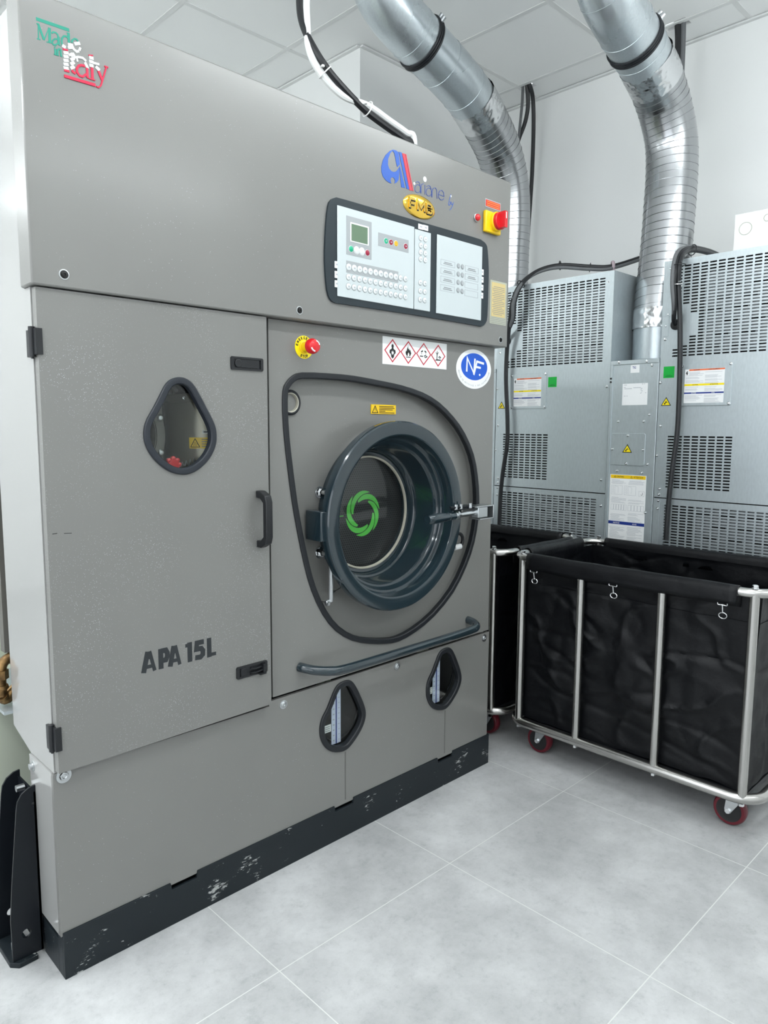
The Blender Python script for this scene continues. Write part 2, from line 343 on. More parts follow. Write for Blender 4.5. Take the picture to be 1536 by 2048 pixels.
# ---------------------------------------------------------------- outlines measured on the machine's front (x, z in metres)
D = {
'bezel':[(0.7523, 1.8271), (0.7605, 1.8421), (0.7759, 1.8524), (0.8167, 1.8551), (1.084, 1.8552), (1.3664, 1.8563), (1.4071, 1.8537), (1.4295, 1.846), (1.4392, 1.8269), (1.447, 1.7653), (1.4472, 1.7021), (1.4453, 1.617), (1.4356, 1.5912), (1.4129, 1.5788), (1.3751, 1.5792), (1.0767, 1.5809), (0.8165, 1.5787), (0.7751, 1.5789), (0.758, 1.5871), (0.7477, 1.6097), (0.7416, 1.6596), (0.7405, 1.7099), (0.7449, 1.7775)],
'panelL':[(0.7815, 1.8345), (1.0833, 1.8342), (1.0846, 1.5957), (0.7822, 1.5996)],
'strip':[(1.0862, 1.834), (1.1559, 1.8334), (1.1545, 1.597), (1.0869, 1.5959)],
'panelR':[(1.1851, 1.8334), (1.4101, 1.832), (1.4049, 1.5968), (1.184, 1.5963)],
'lcdbox':[(0.8131, 1.8144), (0.9077, 1.8132), (0.9067, 1.7124), (0.813, 1.7112)],
'lcdframe':[(0.8272, 1.7988), (0.8963, 1.7995), (0.8955, 1.7477), (0.8272, 1.7487)],
'lcd':[(0.8306, 1.795), (0.8918, 1.7958), (0.891, 1.7508), (0.831, 1.7508)],
'lcdbtn':[(0.8301, 1.7285), (0.8508, 1.7286), (0.8708, 1.7288), (0.8911, 1.7283)],
'greystrip':[(0.9331, 1.7908), (1.0577, 1.7922), (1.0571, 1.7557), (0.9334, 1.7553)],
'stripbtn':[(0.9637, 1.7731), (0.9837, 1.773), (1.0045, 1.773), (1.0447, 1.7722)],
'keybar':[(0.813, 1.6958), (1.015, 1.6957), (1.0153, 1.6677), (0.8129, 1.6595)],
'keyends':[(0.8215, 1.6788), (1.0448, 1.6793), (0.8205, 1.652), (1.0451, 1.6531), (0.8205, 1.6276), (1.0454, 1.628)],
'scol':[(1.11, 1.8071), (1.1302, 1.8069), (1.1097, 1.7856), (1.13, 1.786), (1.1101, 1.7656), (1.1297, 1.7662), (1.1098, 1.7459), (1.1301, 1.7468), (1.1098, 1.6774), (1.1307, 1.6784), (1.1096, 1.6533), (1.13, 1.6533), (1.1094, 1.628), (1.1298, 1.6282)],
'tabs':[(0.7764, 1.6792), (0.7764, 1.6533), (0.7791, 1.629), (1.1116, 1.8403), (1.133, 1.8413), (1.4135, 1.7529), (1.4157, 1.7291), (1.4145, 1.7038), (1.414, 1.6782)],
'rbox':[(1.2024, 1.7614), (1.2696, 1.7622), (1.2681, 1.7441), (1.2028, 1.7447), (1.2023, 1.6859), (1.2683, 1.6861), (1.2688, 1.6685), (1.2027, 1.6675), (1.3205, 1.7609), (1.3872, 1.7621), (1.3865, 1.7434), (1.321, 1.7428), (1.3214, 1.6851), (1.385, 1.6852), (1.3855, 1.667), (1.3206, 1.6666)],
'rcirc':[(1.2864, 1.7537), (1.3064, 1.7539), (1.2858, 1.6784), (1.3059, 1.6778)],
'plate':[(1.4713, 1.7313), (1.5494, 1.7327), (1.5459, 1.6186), (1.4696, 1.6221), (1.4668, 1.7371), (1.5566, 1.7397), (1.5551, 1.5962), (1.462, 1.5943)],
'lamp':[(1.3816, 1.9214), (1.3622, 1.9183)],
'switch':[(1.4137, 1.95), (1.5016, 1.9533), (1.4936, 1.8847), (1.4181, 1.8833), (1.4826, 1.9266)],
'redlabel':[(1.4268, 1.9918), (1.5116, 1.9919), (1.5068, 1.9678), (1.4277, 1.9641)],
'fmb':[(1.1091, 1.8983), (1.0413, 1.9026), (1.1812, 1.8998), (1.1086, 1.9318), (1.1097, 1.8657)],
'fmbtxt':[(1.0612, 1.9114), (1.1616, 1.9167), (1.1636, 1.8905), (1.0634, 1.8925)],
'P1':[(0.997, 2.0325), (0.9852, 2.0259), (0.9697, 2.0114), (0.9583, 1.9945), (0.9525, 1.9755), (0.9534, 1.9617), (0.9586, 1.9506), (0.9703, 1.9427), (0.9834, 1.9394), (0.9926, 1.9392), (0.9891, 1.9452), (0.989, 1.9514), (0.9943, 1.9566), (0.9995, 1.9573), (1.0057, 1.9544), (1.0076, 1.9494), (1.005, 1.9417), (1.0138, 1.9464), (1.0217, 1.9554), (1.0234, 1.9693), (1.024, 1.9901), (1.0187, 1.9835), (1.0108, 1.9762), (1.0015, 1.9726), (0.9923, 1.973), (0.983, 1.9776), (0.9783, 1.9871), (0.9789, 2.0031), (0.9879, 2.0213), (0.997, 2.0298)],
'P2':[(0.997, 2.0325), (1.0102, 2.0341), (1.0201, 2.0313), (1.0274, 1.9999), (1.016, 1.99), (1.0105, 2.0039), (1.0042, 2.0246), (0.997, 2.0298)],
'P3':[(1.0243, 1.9902), (1.028, 1.9956), (1.049, 1.9393), (1.034, 1.9378)],
'P4':[(1.0222, 2.0331), (1.0329, 2.0342), (1.0669, 1.9392), (1.0559, 1.9386)],
'P5':[(1.0362, 2.0327), (1.0465, 2.034), (1.0781, 1.9384), (1.0683, 1.9377)],
'P6':[(1.0492, 2.0336), (1.0527, 2.0338), (1.085, 1.9383), (1.0814, 1.9384)],
'ar0':[(1.1162, 1.9524), (1.1159, 1.9494), (1.1147, 1.9463), (1.1127, 1.9435), (1.1102, 1.9411), (1.1072, 1.9393), (1.1039, 1.9382), (1.1007, 1.9379), (1.0977, 1.9384), (1.0951, 1.9396), (1.0931, 1.9415), (1.0918, 1.944), (1.0914, 1.9469), (1.0918, 1.9499), (1.0929, 1.953), (1.0949, 1.9558), (1.0974, 1.9582), (1.1004, 1.96), (1.1036, 1.9611), (1.1068, 1.9614), (1.1098, 1.961), (1.1124, 1.9597), (1.1145, 1.9578), (1.1158, 1.9553), (1.1162, 1.9524)],
'ar1':[(1.0945, 1.9648), (1.1023, 1.9693), (1.1091, 1.969), (1.1138, 1.9627), (1.1165, 1.9394)],
'ar2':[(1.1185, 1.9391), (1.1181, 1.959), (1.1209, 1.9661), (1.1292, 1.9695)],
'ar3':[(1.1357, 1.9399), (1.1352, 1.9675)],
'ar4':[(1.165, 1.9535), (1.1646, 1.9503), (1.1635, 1.9473), (1.1615, 1.9444), (1.159, 1.942), (1.1561, 1.9402), (1.1529, 1.9391), (1.1498, 1.9388), (1.1468, 1.9393), (1.1442, 1.9406), (1.1423, 1.9426), (1.141, 1.9452), (1.1405, 1.9481), (1.1409, 1.9512), (1.142, 1.9542), (1.1439, 1.9571), (1.1464, 1.9595), (1.1493, 1.9613), (1.1525, 1.9624), (1.1557, 1.9627), (1.1587, 1.9622), (1.1612, 1.9609), (1.1632, 1.9589), (1.1645, 1.9564), (1.165, 1.9535)],
'ar5':[(1.1425, 1.965), (1.1518, 1.9694), (1.1591, 1.9682), (1.1631, 1.9625), (1.1659, 1.9389)],
'ar6':[(1.1674, 1.9384), (1.1676, 1.9559), (1.1724, 1.9661), (1.1813, 1.9694), (1.1879, 1.9652), (1.1908, 1.9397)],
'ar7':[(1.196, 1.9536), (1.2223, 1.953), (1.2206, 1.9637), (1.2113, 1.969), (1.2008, 1.9642), (1.196, 1.9536), (1.1983, 1.9436), (1.2074, 1.9394), (1.2165, 1.9417), (1.2216, 1.9466)],
'by0':[(1.2544, 1.9663), (1.2471, 1.9463), (1.2437, 1.9348), (1.2475, 1.9317), (1.2527, 1.9367), (1.2544, 1.9429), (1.2494, 1.9428)],
'by1':[(1.2575, 1.9445), (1.257, 1.9366), (1.262, 1.9367), (1.2681, 1.9458), (1.2622, 1.9319), (1.2555, 1.9227), (1.25, 1.9186)],
'dots':[(1.1347, 1.9837), (1.0889, 1.9611), (1.2549, 1.9611)],
'ghs0':[(0.9999, 1.4703), (1.0314, 1.506), (1.0643, 1.4752), (1.0321, 1.4393)],
'ghs1':[(1.0693, 1.4712), (1.1, 1.5066), (1.1323, 1.4759), (1.1009, 1.4404)],
'ghs2':[(1.139, 1.47), (1.1695, 1.5041), (1.2017, 1.4746), (1.1706, 1.4404)],
'ghs3':[(1.2087, 1.4706), (1.2381, 1.5051), (1.2694, 1.4749), (1.2395, 1.4401)],
'ghsbox':[(0.9901, 1.5137), (1.2813, 1.5117), (1.28, 1.4313), (0.9887, 1.4322)],
'N':[(1.3831, 1.4309), (1.3852, 1.4762), (1.421, 1.4277), (1.4264, 1.4764)],
'Fl':[(1.4211, 1.4223), (1.4371, 1.4675), (1.4753, 1.4623), (1.429, 1.4497), (1.4581, 1.4471)],
'gasket':[(0.6859, 1.3891), (0.6534, 1.3788), (0.6319, 1.3588), (0.6222, 1.3374), (0.6205, 1.2868), (0.6258, 1.2104), (0.6345, 1.1415), (0.6495, 1.0405), (0.6677, 0.9503), (0.6893, 0.8621), (0.7144, 0.7851), (0.755, 0.7081), (0.8034, 0.6512), (0.8665, 0.6091), (0.9393, 0.584), (1.0086, 0.5695), (1.0662, 0.5653), (1.1409, 0.5796), (1.2346, 0.6164), (1.3325, 0.6834), (1.3994, 0.7643), (1.4414, 0.8448), (1.4613, 0.9285), (1.4633, 1.0022), (1.4517, 1.0817), (1.4272, 1.1548), (1.3773, 1.2265), (1.3172, 1.2797), (1.2437, 1.3252), (1.1663, 1.3533), (1.0713, 1.3717), (0.9752, 1.3817), (0.8723, 1.3904), (0.7761, 1.3919)],
'estopbtn':[(0.6815, 1.4539), (0.6584, 1.4521)],
'tear':[(0.3117, 1.3563), (0.298, 1.3537), (0.285, 1.347), (0.2747, 1.3362), (0.2662, 1.3219), (0.253, 1.2984), (0.2399, 1.277), (0.2289, 1.2593), (0.2226, 1.2436), (0.2199, 1.2268), (0.2214, 1.208), (0.2291, 1.1879), (0.2427, 1.1681), (0.262, 1.1502), (0.2831, 1.137), (0.3049, 1.1307), (0.3244, 1.1299), (0.3459, 1.1359), (0.3664, 1.148), (0.3844, 1.1643), (0.3982, 1.1849), (0.4054, 1.2043), (0.4069, 1.2238), (0.4041, 1.242), (0.395, 1.2626), (0.3831, 1.2836), (0.3713, 1.3043), (0.361, 1.3217), (0.3528, 1.3346), (0.3412, 1.3472), (0.3268, 1.3546)],
'lt0':[(0.849, 0.4912), (0.8292, 0.4912), (0.8113, 0.4866), (0.7972, 0.4735), (0.7813, 0.4464), (0.7673, 0.4231), (0.7526, 0.4044), (0.7444, 0.386), (0.7416, 0.3647), (0.7448, 0.3402), (0.7564, 0.3157), (0.7728, 0.2967), (0.793, 0.284), (0.8144, 0.277), (0.8352, 0.2743), (0.8545, 0.279), (0.8767, 0.2938), (0.8993, 0.3146), (0.9144, 0.3349), (0.9224, 0.3561), (0.9223, 0.3765), (0.9139, 0.4022), (0.9009, 0.4288), (0.8877, 0.4538), (0.8747, 0.4742), (0.8627, 0.4855)],
'lt1':[(1.308, 0.4942), (1.2882, 0.4942), (1.2703, 0.4896), (1.2562, 0.4765), (1.2403, 0.4494), (1.2263, 0.4261), (1.2116, 0.4074), (1.2034, 0.389), (1.2006, 0.3677), (1.2038, 0.3432), (1.2154, 0.3187), (1.2318, 0.2997), (1.252, 0.287), (1.2734, 0.28), (1.2942, 0.2773), (1.3135, 0.282), (1.3357, 0.2968), (1.3583, 0.3176), (1.3734, 0.3379), (1.3814, 0.3591), (1.3813, 0.3795), (1.3729, 0.4052), (1.3599, 0.4318), (1.3467, 0.4568), (1.3337, 0.4772), (1.3217, 0.4885)],
'therm0':[(0.8162, 0.414), (0.849, 0.4617), (0.8559, 0.2912), (0.8217, 0.2923)],
'therm1':[(1.271, 0.3975), (1.3027, 0.4435), (1.3059, 0.2971), (1.2731, 0.2951)],
'tag0':[(0.7839, 0.3578), (0.8142, 0.3559), (0.8141, 0.3348), (0.7849, 0.3351)],
'lockh':[(1.0967, 0.9636), (1.2346, 0.9658), (1.3354, 0.968), (1.375, 0.9628), (1.4012, 0.9817), (1.4024, 0.946)],
'pin':[(0.7714, 0.8497), (0.7687, 0.7441), (0.7368, 0.7559), (0.825, 0.7641)],
'hook':[(1.3801, 0.8773), (1.3974, 0.8583), (1.378, 0.8345), (1.3516, 0.8353)],
'hinge':[(0.7339, 1.0137), (0.763, 1.0115), (0.7626, 0.9272), (0.7334, 0.9302)],
'swirl':[(1.0146, 0.9711), (1.0143, 1.0419), (1.0148, 0.8989), (0.9464, 0.9765), (1.0868, 0.9734), (0.921, 0.9689), (0.9326, 0.9691)],
'warn':[(0.976, 1.3121), (1.0847, 1.3123), (1.0839, 1.2843), (0.9761, 1.2837)],
'mit':[(0.0253, 2.025), (0.087, 2.0256)]}
MIT = [('g', 0.0062, [(0.0243, 2.0234), (0.0874, 2.0253)]), ('g', 0.0018, [(0.0278, 2.0137), (0.0271, 1.9879)]), ('g', 0.002, [(0.0243, 1.9873), (0.0308, 1.9877)]), ('g', 0.0045, [(0.0281, 2.0144), (0.0375, 1.9897)]), ('g', 0.0018, [(0.0375, 1.9891), (0.0477, 2.0148)]), ('g', 0.005, [(0.049, 2.0158), (0.0483, 1.9895)]), ('g', 0.002, [(0.0424, 1.9877), (0.052, 1.989)]), ('g', 0.002, [(0.0247, 2.0148), (0.0299, 2.0154)]), ('g', 0.003, [(0.0529, 2.007), (0.0557, 2.0105), (0.0611, 2.011), (0.0643, 2.0088), (0.0653, 2.0046)]), ('g', 0.0048, [(0.0656, 2.0058), (0.0655, 1.9909)]), ('g', 0.002, [(0.0649, 1.9907), (0.069, 1.9896)]), ('g', 0.0028, [(0.0647, 2.0004), (0.0581, 1.9986), (0.0538, 1.9937), (0.053, 1.9894), (0.0552, 1.9868), (0.06, 1.9885), (0.0644, 1.9934)]), ('g', 0.0032, [(0.0837, 2.0099), (0.0802, 2.0115), (0.0759, 2.01), (0.0724, 2.0048), (0.0714, 1.9987), (0.0724, 1.9927)]), ('g', 0.0048, [(0.0856, 2.0198), (0.0855, 2.0011)]), ('g', 0.002, [(0.0823, 2.0184), (0.0877, 2.0185)]), ('g', 0.0032, [(0.091, 2.0035), (0.0928, 2.0085), (0.0972, 2.0126), (0.1015, 2.013), (0.1039, 2.0101)]), ('g', 0.0035, [(0.058, 1.9803), (0.0583, 1.9701)]), ('g', 0.0018, [(0.055, 1.9696), (0.0606, 1.9696)]), ('g', 0.004, [(0.0577, 1.9846), (0.0586, 1.9834)]), ('g', 0.0018, [(0.0559, 1.9802), (0.0585, 1.9803)]), ('g', 0.0032, [(0.0623, 1.9812), (0.0625, 1.9702)]), ('g', 0.003, [(0.0629, 1.9792), (0.0657, 1.9828), (0.0686, 1.9817), (0.069, 1.9709)]), ('g', 0.0018, [(0.0604, 1.9699), (0.0645, 1.97)]), ('g', 0.0018, [(0.0673, 1.9707), (0.0711, 1.9701)]), ('w', 0.006, [(0.0838, 1.9973), (0.0935, 1.9983)]), ('w', 0.005, [(0.0835, 1.9914), (0.0928, 1.9946)]), ('w', 0.006, [(0.0721, 1.9915), (0.0786, 1.9895)]), ('w', 0.0055, [(0.0968, 2.0029), (0.1075, 2.0078)]), ('w', 0.0045, [(0.0917, 1.9971), (0.0945, 1.9923), (0.0999, 1.9895), (0.1049, 1.9918)]), ('w', 0.004, [(0.1056, 1.9932), (0.108, 1.9998)]), ('r', 0.003, [(0.0732, 1.985), (0.0829, 1.986)]), ('w', 0.0055, [(0.0743, 1.979), (0.0837, 1.9811)]), ('w', 0.0055, [(0.074, 1.9718), (0.0833, 1.9738)]), ('w', 0.0055, [(0.0736, 1.9645), (0.083, 1.9665)]), ('w', 0.0055, [(0.0733, 1.9572), (0.0827, 1.9592)]), ('w', 0.0055, [(0.073, 1.95), (0.0824, 1.9519)]), ('r', 0.004, [(0.0739, 1.946), (0.084, 1.9466)]), ('w', 0.0055, [(0.0878, 1.9776), (0.0953, 1.9833)]), ('w', 0.0055, [(0.0874, 1.9696), (0.095, 1.9752)]), ('w', 0.0055, [(0.087, 1.9615), (0.0946, 1.9672)]), ('w', 0.0055, [(0.0867, 1.9535), (0.0943, 1.9592)]), ('w', 0.0045, [(0.0841, 1.9771), (0.092, 1.9827)]), ('r', 0.0045, [(0.089, 1.9509), (0.0913, 1.9482), (0.0962, 1.9468)]), ('w', 0.0042, [(0.0947, 1.9767), (0.1032, 1.9801), (0.1119, 1.9813), (0.1186, 1.9776)]), ('w', 0.003, [(0.1, 1.9773), (0.1013, 1.9707)]), ('w', 0.005, [(0.116, 1.9744), (0.1218, 1.9645)]), ('r', 0.0042, [(0.1157, 1.9672), (0.1088, 1.9667), (0.1031, 1.9637), (0.0991, 1.9571), (0.0994, 1.9502), (0.1042, 1.9453), (0.1104, 1.9455), (0.1182, 1.9527)]), ('r', 0.0045, [(0.12, 1.9651), (0.1202, 1.9463)]), ('r', 0.002, [(0.1198, 1.9467), (0.1242, 1.9458)]), ('r', 0.002, [(0.1242, 1.9907), (0.1331, 1.9931)]), ('w', 0.0058, [(0.1256, 1.987), (0.1339, 1.9875)]), ('w', 0.0058, [(0.1252, 1.9796), (0.1336, 1.98)]), ('w', 0.0058, [(0.1249, 1.9722), (0.1333, 1.9726)]), ('r', 0.005, [(0.1302, 1.9685), (0.1303, 1.9471)]), ('r', 0.002, [(0.1242, 1.9461), (0.1357, 1.9462)]), ('w', 0.0042, [(0.1332, 1.9789), (0.1454, 1.98)]), ('w', 0.006, [(0.1381, 1.9734), (0.1456, 1.9687)]), ('r', 0.0048, [(0.1436, 1.9669), (0.1507, 1.9512)]), ('r', 0.0028, [(0.1605, 1.9802), (0.1521, 1.954), (0.1476, 1.9406), (0.1429, 1.9349), (0.1378, 1.9349)]), ('r', 0.0024, [(0.1564, 1.9804), (0.1644, 1.9803)]), ('r', 0.0055, [(0.0734, 1.9348), (0.1359, 1.9369)])]
PATHS = {'cabL': [(2.97, 0.1781, 2.0854), (2.93, 0.215, 2.0728), (2.85, 0.2855, 2.0351), (2.78, 0.3689, 2.0368), (2.68, 0.4773, 2.0473), (2.57, 0.5341, 2.0102), (2.48, 0.5663, 1.9424), (2.44, 0.5824, 1.8633), (2.45, 0.6046, 1.7714), (2.47, 0.6328, 1.6302), (2.47, 0.6344, 1.4827), (2.47, 0.6191, 1.2837), (2.47, 0.6184, 1.1585), (2.47, 0.6417, 1.0057), (2.47, 0.6528, 0.8511), (2.47, 0.6538, 0.6693)], 'cabLg': [(2.97, 0.1779, 2.0806), (2.84, 0.2798, 2.028), (2.77, 0.3627, 2.0272), (2.67, 0.4706, 2.0351), (2.56, 0.5269, 1.9982), (2.47, 0.5501, 1.9294), (2.44, 0.5702, 1.85), (2.45, 0.5866, 1.7696), (2.46, 0.5979, 1.7116), (2.5, 0.6319, 1.684)], 'cabR': [(2.85, -0.2337, 2.0011), (2.72, -0.231, 2.0015), (2.6, -0.217, 1.9941), (2.5, -0.2237, 1.9622), (2.45, -0.2318, 1.9074), (2.46, -0.2274, 1.8301), (2.47, -0.2367, 1.69), (2.47, -0.2454, 1.5273), (2.47, -0.25, 1.3633), (2.47, -0.2492, 1.2184), (2.47, -0.2345, 1.05), (2.47, -0.2272, 0.9004), (2.47, -0.2252, 0.7708)], 'cabRg': [(2.86, -0.2226, 2.0153), (2.73, -0.2264, 2.0123), (2.6, -0.2123, 2.003), (2.5, -0.2129, 1.9679), (2.45, -0.2193, 1.9092), (2.44, -0.2176, 1.8287), (2.45, -0.2194, 1.7499), (2.47, -0.2241, 1.6913), (2.51, -0.2117, 1.6721)], 'h1a': [(3.13, 1.0016, 3.1916), (3.18, 1.0132, 3.1343), (3.22, 1.0317, 2.9853), (3.24, 1.0473, 2.7409), (3.24, 1.0599, 2.4857), (3.22, 1.0586, 2.2207), (3.2, 1.0539, 1.9533)], 'h1b': [(3.13, 1.0223, 3.1954), (3.16, 1.0331, 3.1069), (3.17, 1.0579, 3.0204), (3.15, 1.0865, 2.9254), (3.12, 1.0871, 2.834), (3.1, 1.0823, 2.6882)], 'h1c': [(3.13, 1.0501, 3.204), (3.14, 1.0609, 3.1092), (3.14, 1.0714, 3.0019), (3.12, 1.0675, 2.8847)], 'h2a': [(3.12, 0.1381, 3.2038), (3.13, 0.1351, 3.1104), (3.14, 0.1361, 2.9526), (3.14, 0.1387, 2.7666)], 'h2b': [(3.12, 0.1113, 3.2076), (3.13, 0.1124, 3.1025), (3.14, 0.1158, 2.9462), (3.14, 0.1183, 2.7609)]}
WC = [(1.4069, 0.28, 2.2363), (1.3764, 0.29, 2.2576), (1.3, 0.3, 2.2805), (1.2153, 0.31, 2.3058), (1.1325, 0.33, 2.3341), (1.0639, 0.35, 2.3851), (1.0267, 0.37, 2.4475), (1.0226, 0.4, 2.532), (1.0387, 0.43, 2.6249), (1.0757, 0.46, 2.7429)]
# ---------------------------------------------------------------- the room
def lerp(a, b, t): return a+(b-a)*t
X0, X1, Y0, Y1, ZC = -2.4, 3.32, -4.2, 4.2, 3.2
def struct(mb, name, m, **k): return tag(mb.build(name, m, **k), kind='structure')
struct(MB().box(X0-.1, X1+.1, Y0-.1, Y1+.1, -.1, 0), 'floor', M['floor'], smooth=0)
struct(MB().box(X1, X1+.1, Y0-.1, Y1+.1, 0, ZC+.1), 'wall_right', M['wall'], smooth=0)
# window opening added out of view on the left for fill light
WL = (-3.4, 1.1, .25, 2.95)
rc = lambda a: [(a[0],a[2]),(a[1],a[2]),(a[1],a[3]),(a[0],a[3])]
struct(MB().poly(lambda u, v, d: (X0-d, u, v), [(Y0-.1,0),(Y1+.1,0),(Y1+.1,ZC+.1),(Y0-.1,ZC+.1)], 0, .1, 0, [rc(WL)]), 'wall_left', M['wall'], smooth=0)
struct(MB().poly(lambda u, v, d: (u, Y0-d, v), [(X0-.1,0),(X1+.1,0),(X1+.1,ZC+.1),(X0-.1,ZC+.1)], 0, .1), 'wall_front', M['wall'], smooth=0)
wf = MB(); wf.stroke(lambda u, v, d: (X0-d, u, v), rc(WL), .10, .02, .08, 0, True)
for k in (1, 2): u = lerp(WL[0], WL[1], k/3); wf.box(X0-.08, X0-.02, u-.035, u+.035, WL[2], WL[3])
struct(wf, 'added_fill_opening', M['slate'], smooth=0)
w = MB().box(X0-.1, X1+.1, Y1, Y1+.1, 0, ZC+.1); w.box(2.15, X1, 1.372, Y1, 0, ZC)
struct(w, 'wall_back', M['wall'], smooth=0)
# ceiling sheet with the two cable holes
ce = MB(); FCE = lambda u, v, d: (u, v, ZC+d)
holes = [[(3.10,.985),(3.17,.985),(3.17,1.055),(3.10,1.055)], [(3.08,.085),(3.15,.085),(3.15,.20),(3.08,.20)]]
ce.poly(FCE, [(X0-.1,Y0-.1),(X1+.1,Y0-.1),(X1+.1,Y1+.1),(X0-.1,Y1+.1)], 0, .02, 0, holes)
ce.box(X0-.1, X1+.1, Y0-.1, Y1+.1, ZC+.25, ZC+.3)
struct(ce, 'ceiling', M['ceil'], smooth=0)
tb = MB(); gx = [1.305+.599*k for k in range(-6, 4)]; gy = [-.129+.599*k for k in range(-6, 8)]
for x in gx: tb.box(x-.012, x+.012, Y0, Y1, ZC-.003, ZC+.004)
for y in gy: tb.box(X0, X1, y-.012, y+.012, ZC-.0024, ZC+.0046)
struct(tb, 'trim_1', M['tbar'], smooth=0)
tr_ = MB()
tr_.box(X1-.02, X1, Y0, 1.372, ZC-.012, ZC-.0031); tr_.box(2.13, 2.15, 1.372, Y1, ZC-.012, ZC-.0031); tr_.box(2.15, X1-.02, 1.352, 1.372, ZC-.012, ZC-.0031); tr_.box(X0, 2.13, Y1-.02, Y1, ZC-.012, ZC-.0031)
struct(tr_, 'trim_2', M['tbar'], smooth=0)
LAB = ['in the rear left of the room behind the machine', 'left of the machine, running from front to back', 'over the floor in front of the machine door', 'over the tiles before the laundry carts', 'at the back of the room, nearer the fill opening', 'at the back of the room, farther from the fill opening']
for ((lx, ly, lz), hl, ax), lab in zip(FILL_LAMPS, LAB):
    t = thing('fill_lamp', (lx, ly, lz), 'added fill lamp, unseen, hung '+lab, 'ceiling lamp', 'added fill lamps')
    def bx_(hw, z0, z1, e=0): return MB().box(lx-(hl+e if ax else hw), lx+(hl+e if ax else hw), ly-(hw if ax else hl+e), ly+(hw if ax else hl+e), lz+z0, lz+z1)
    bx_(.022, .025, .045, .01).build('housing', M['white'], t, smooth=0)
    bx_(.03 if ax else .065, -.025, .025).build('tube', M['fill_face'], t, smooth=0, bevel=.008)
    for s_ in (-.8, .8):
        x, y = (lx+s_*hl, ly) if ax else (lx, ly+s_*hl)
        MB().cyl((x, y, lz+.045), (x, y, ZC+.004), .0025, 6).build('hanging_wire', M['zinc'], t)

# ---------------------------------------------------------------- the dry cleaning machine
mach = thing('dry_cleaning_machine', (.775, .3, 0), 'large grey dry cleaning machine with round dark porthole door and white control panel', 'dry cleaning machine')
H = FM(-.03); F0 = FM(0.0); FD = FM(-.02); FR = FM(.03)
P_ = M['paint']
# shell: sides, top, back and floor of the front body
sh = MB()
prof = [(.031,.486),(.147,.486),(.262,.52),(.262,2.066),(.031,2.066)]
def side(x0, x1, pr): sh.poly(lambda u, v, d: (d, u, v), pr, x0, x1)
side(.0, .014, [(.004,.487),(.147,.487),(.262,.52),(.262,2.066),(.036,2.066),(.036,1.5215),(.004,1.5215)])
sh.build('side_panel', M['lit_side_grey'], mach, smooth=0)
sh = MB(); side(1.532, 1.546, [(.031,.1),(.262,.1),(.262,2.066),(.036,2.066),(.036,1.5215),(.031,1.5215)]); sh.build('side_panel', M['lit_side_grey'], mach, smooth=0)
b = MB(); b.box(.014, 1.532, .036, .262, 2.05, 2.066); b.box(.57, 1.532, .25, .262, .1, 2.05); b.box(.014, .57, .25, .262, .56, 2.05); b.box(.05, .57, .25, .262, .1, .56); b.box(.566, .572, .036, .25, .1, 2.05); b.build('shade_casing', M['shade_fill'], mach, smooth=0)  # top, plus black back and partition added to keep the inside dark
# header cover
hd = MB().box(-.008, 1.568, -.03, .036, 1.522, 2.074).build('header_panel', P_, mach, bevel=.004)
def screw(fr, u, v, r=.008, name='screw', parent=mach, mats=None, dom=.5):
    mb = MB(); o = Vector(fr(u, v, 0)); ax = Vector(fr(u, v, 1))-o
    mb.lathe([(1e-5,0),(r*1.5,0),(r*1.5,.0016),(r,.0018),(r,.002+r*.35*dom),(r*.7,.002+r*.75*dom),(r*.42,.002+r*.8*dom),(r*.40,.002+r*.35*dom),(1e-5,.002+r*.35*dom)], o, ax, 16)
    return mb.build(name, mats or M['zinc'], parent)
for u, v in ((.056,1.549),(.658,1.546),(1.528,1.545)):
    mb = MB(); mb.lathe([(1e-5,0),(.0105,0),(.0105,.001),(.0085,.0012)], H(u,v,0), (0,-1,0), 18, 0); mb.lathe([(.0085,.0012),(.0085,.0006),(.0052,.0006),(.0052,.003),(.003,.0035),(.0028,.0012),(1e-5,.0012)], H(u,v,0), (0,-1,0), 18, 1)
    mb.build('screw', [M['zinc'], M['ink']], mach)
# decals on the header
cols = {'g': 0, 'r': 1, 'w': 2}; mb = MB()
for i, (c, w_, pts) in enumerate(MIT): mb.stroke(H, pts, w_, 0, .0004+.00003*i, cols[c])
mb.build('made_in_italy_decal', [M['flag_green'], M['flag_red'], M['white']], mach, smooth=0)
mb = MB()
mb.poly(H, D['P1'], 0, .0012, 0); mb.poly(H, D['P2'], 0, .0012, 0); mb.poly(H, D['P3'], 0, .0012, 0); mb.poly(H, D['P4'], 0, .0012, 0); mb.poly(H, D['P5'], 0, .0012, 1); mb.poly(H, D['P6'], 0, .0012, 1)
for i in range(8): mb.stroke(H, D['ar%d' % i], .0016, 0, .0008+.00005*i, 2)
mb.stroke(H, D['by0'], .0015, 0, .0008, 3); mb.stroke(H, D['by1'], .0015, 0, .0009, 3)
for (u, v), r_ in zip(D['dots'], (.0075, .0040, .0032)): mb.disc(H, (u, v), r_, r_, 0, .0006, 4)
mb.build('maker_logo', [M['blue'], M['logo_red'], M['ink_blue'], M['blue'], M['white']], mach, smooth=0)
mb = MB(); c = (1.1105, 1.8988); ru, rv = .0695, .0335
rings = [[H(c[0]+ru*k*math.cos(2*PI*j/40), c[1]+rv*k*math.sin(2*PI*j/40), d) for j in range(40)] for k, d in ((1,0),(1,.0015),(.96,.0036),(.86,.0050),(.5,.0068),(.02,.0075))]
mb.rings(rings, True, True, 0)
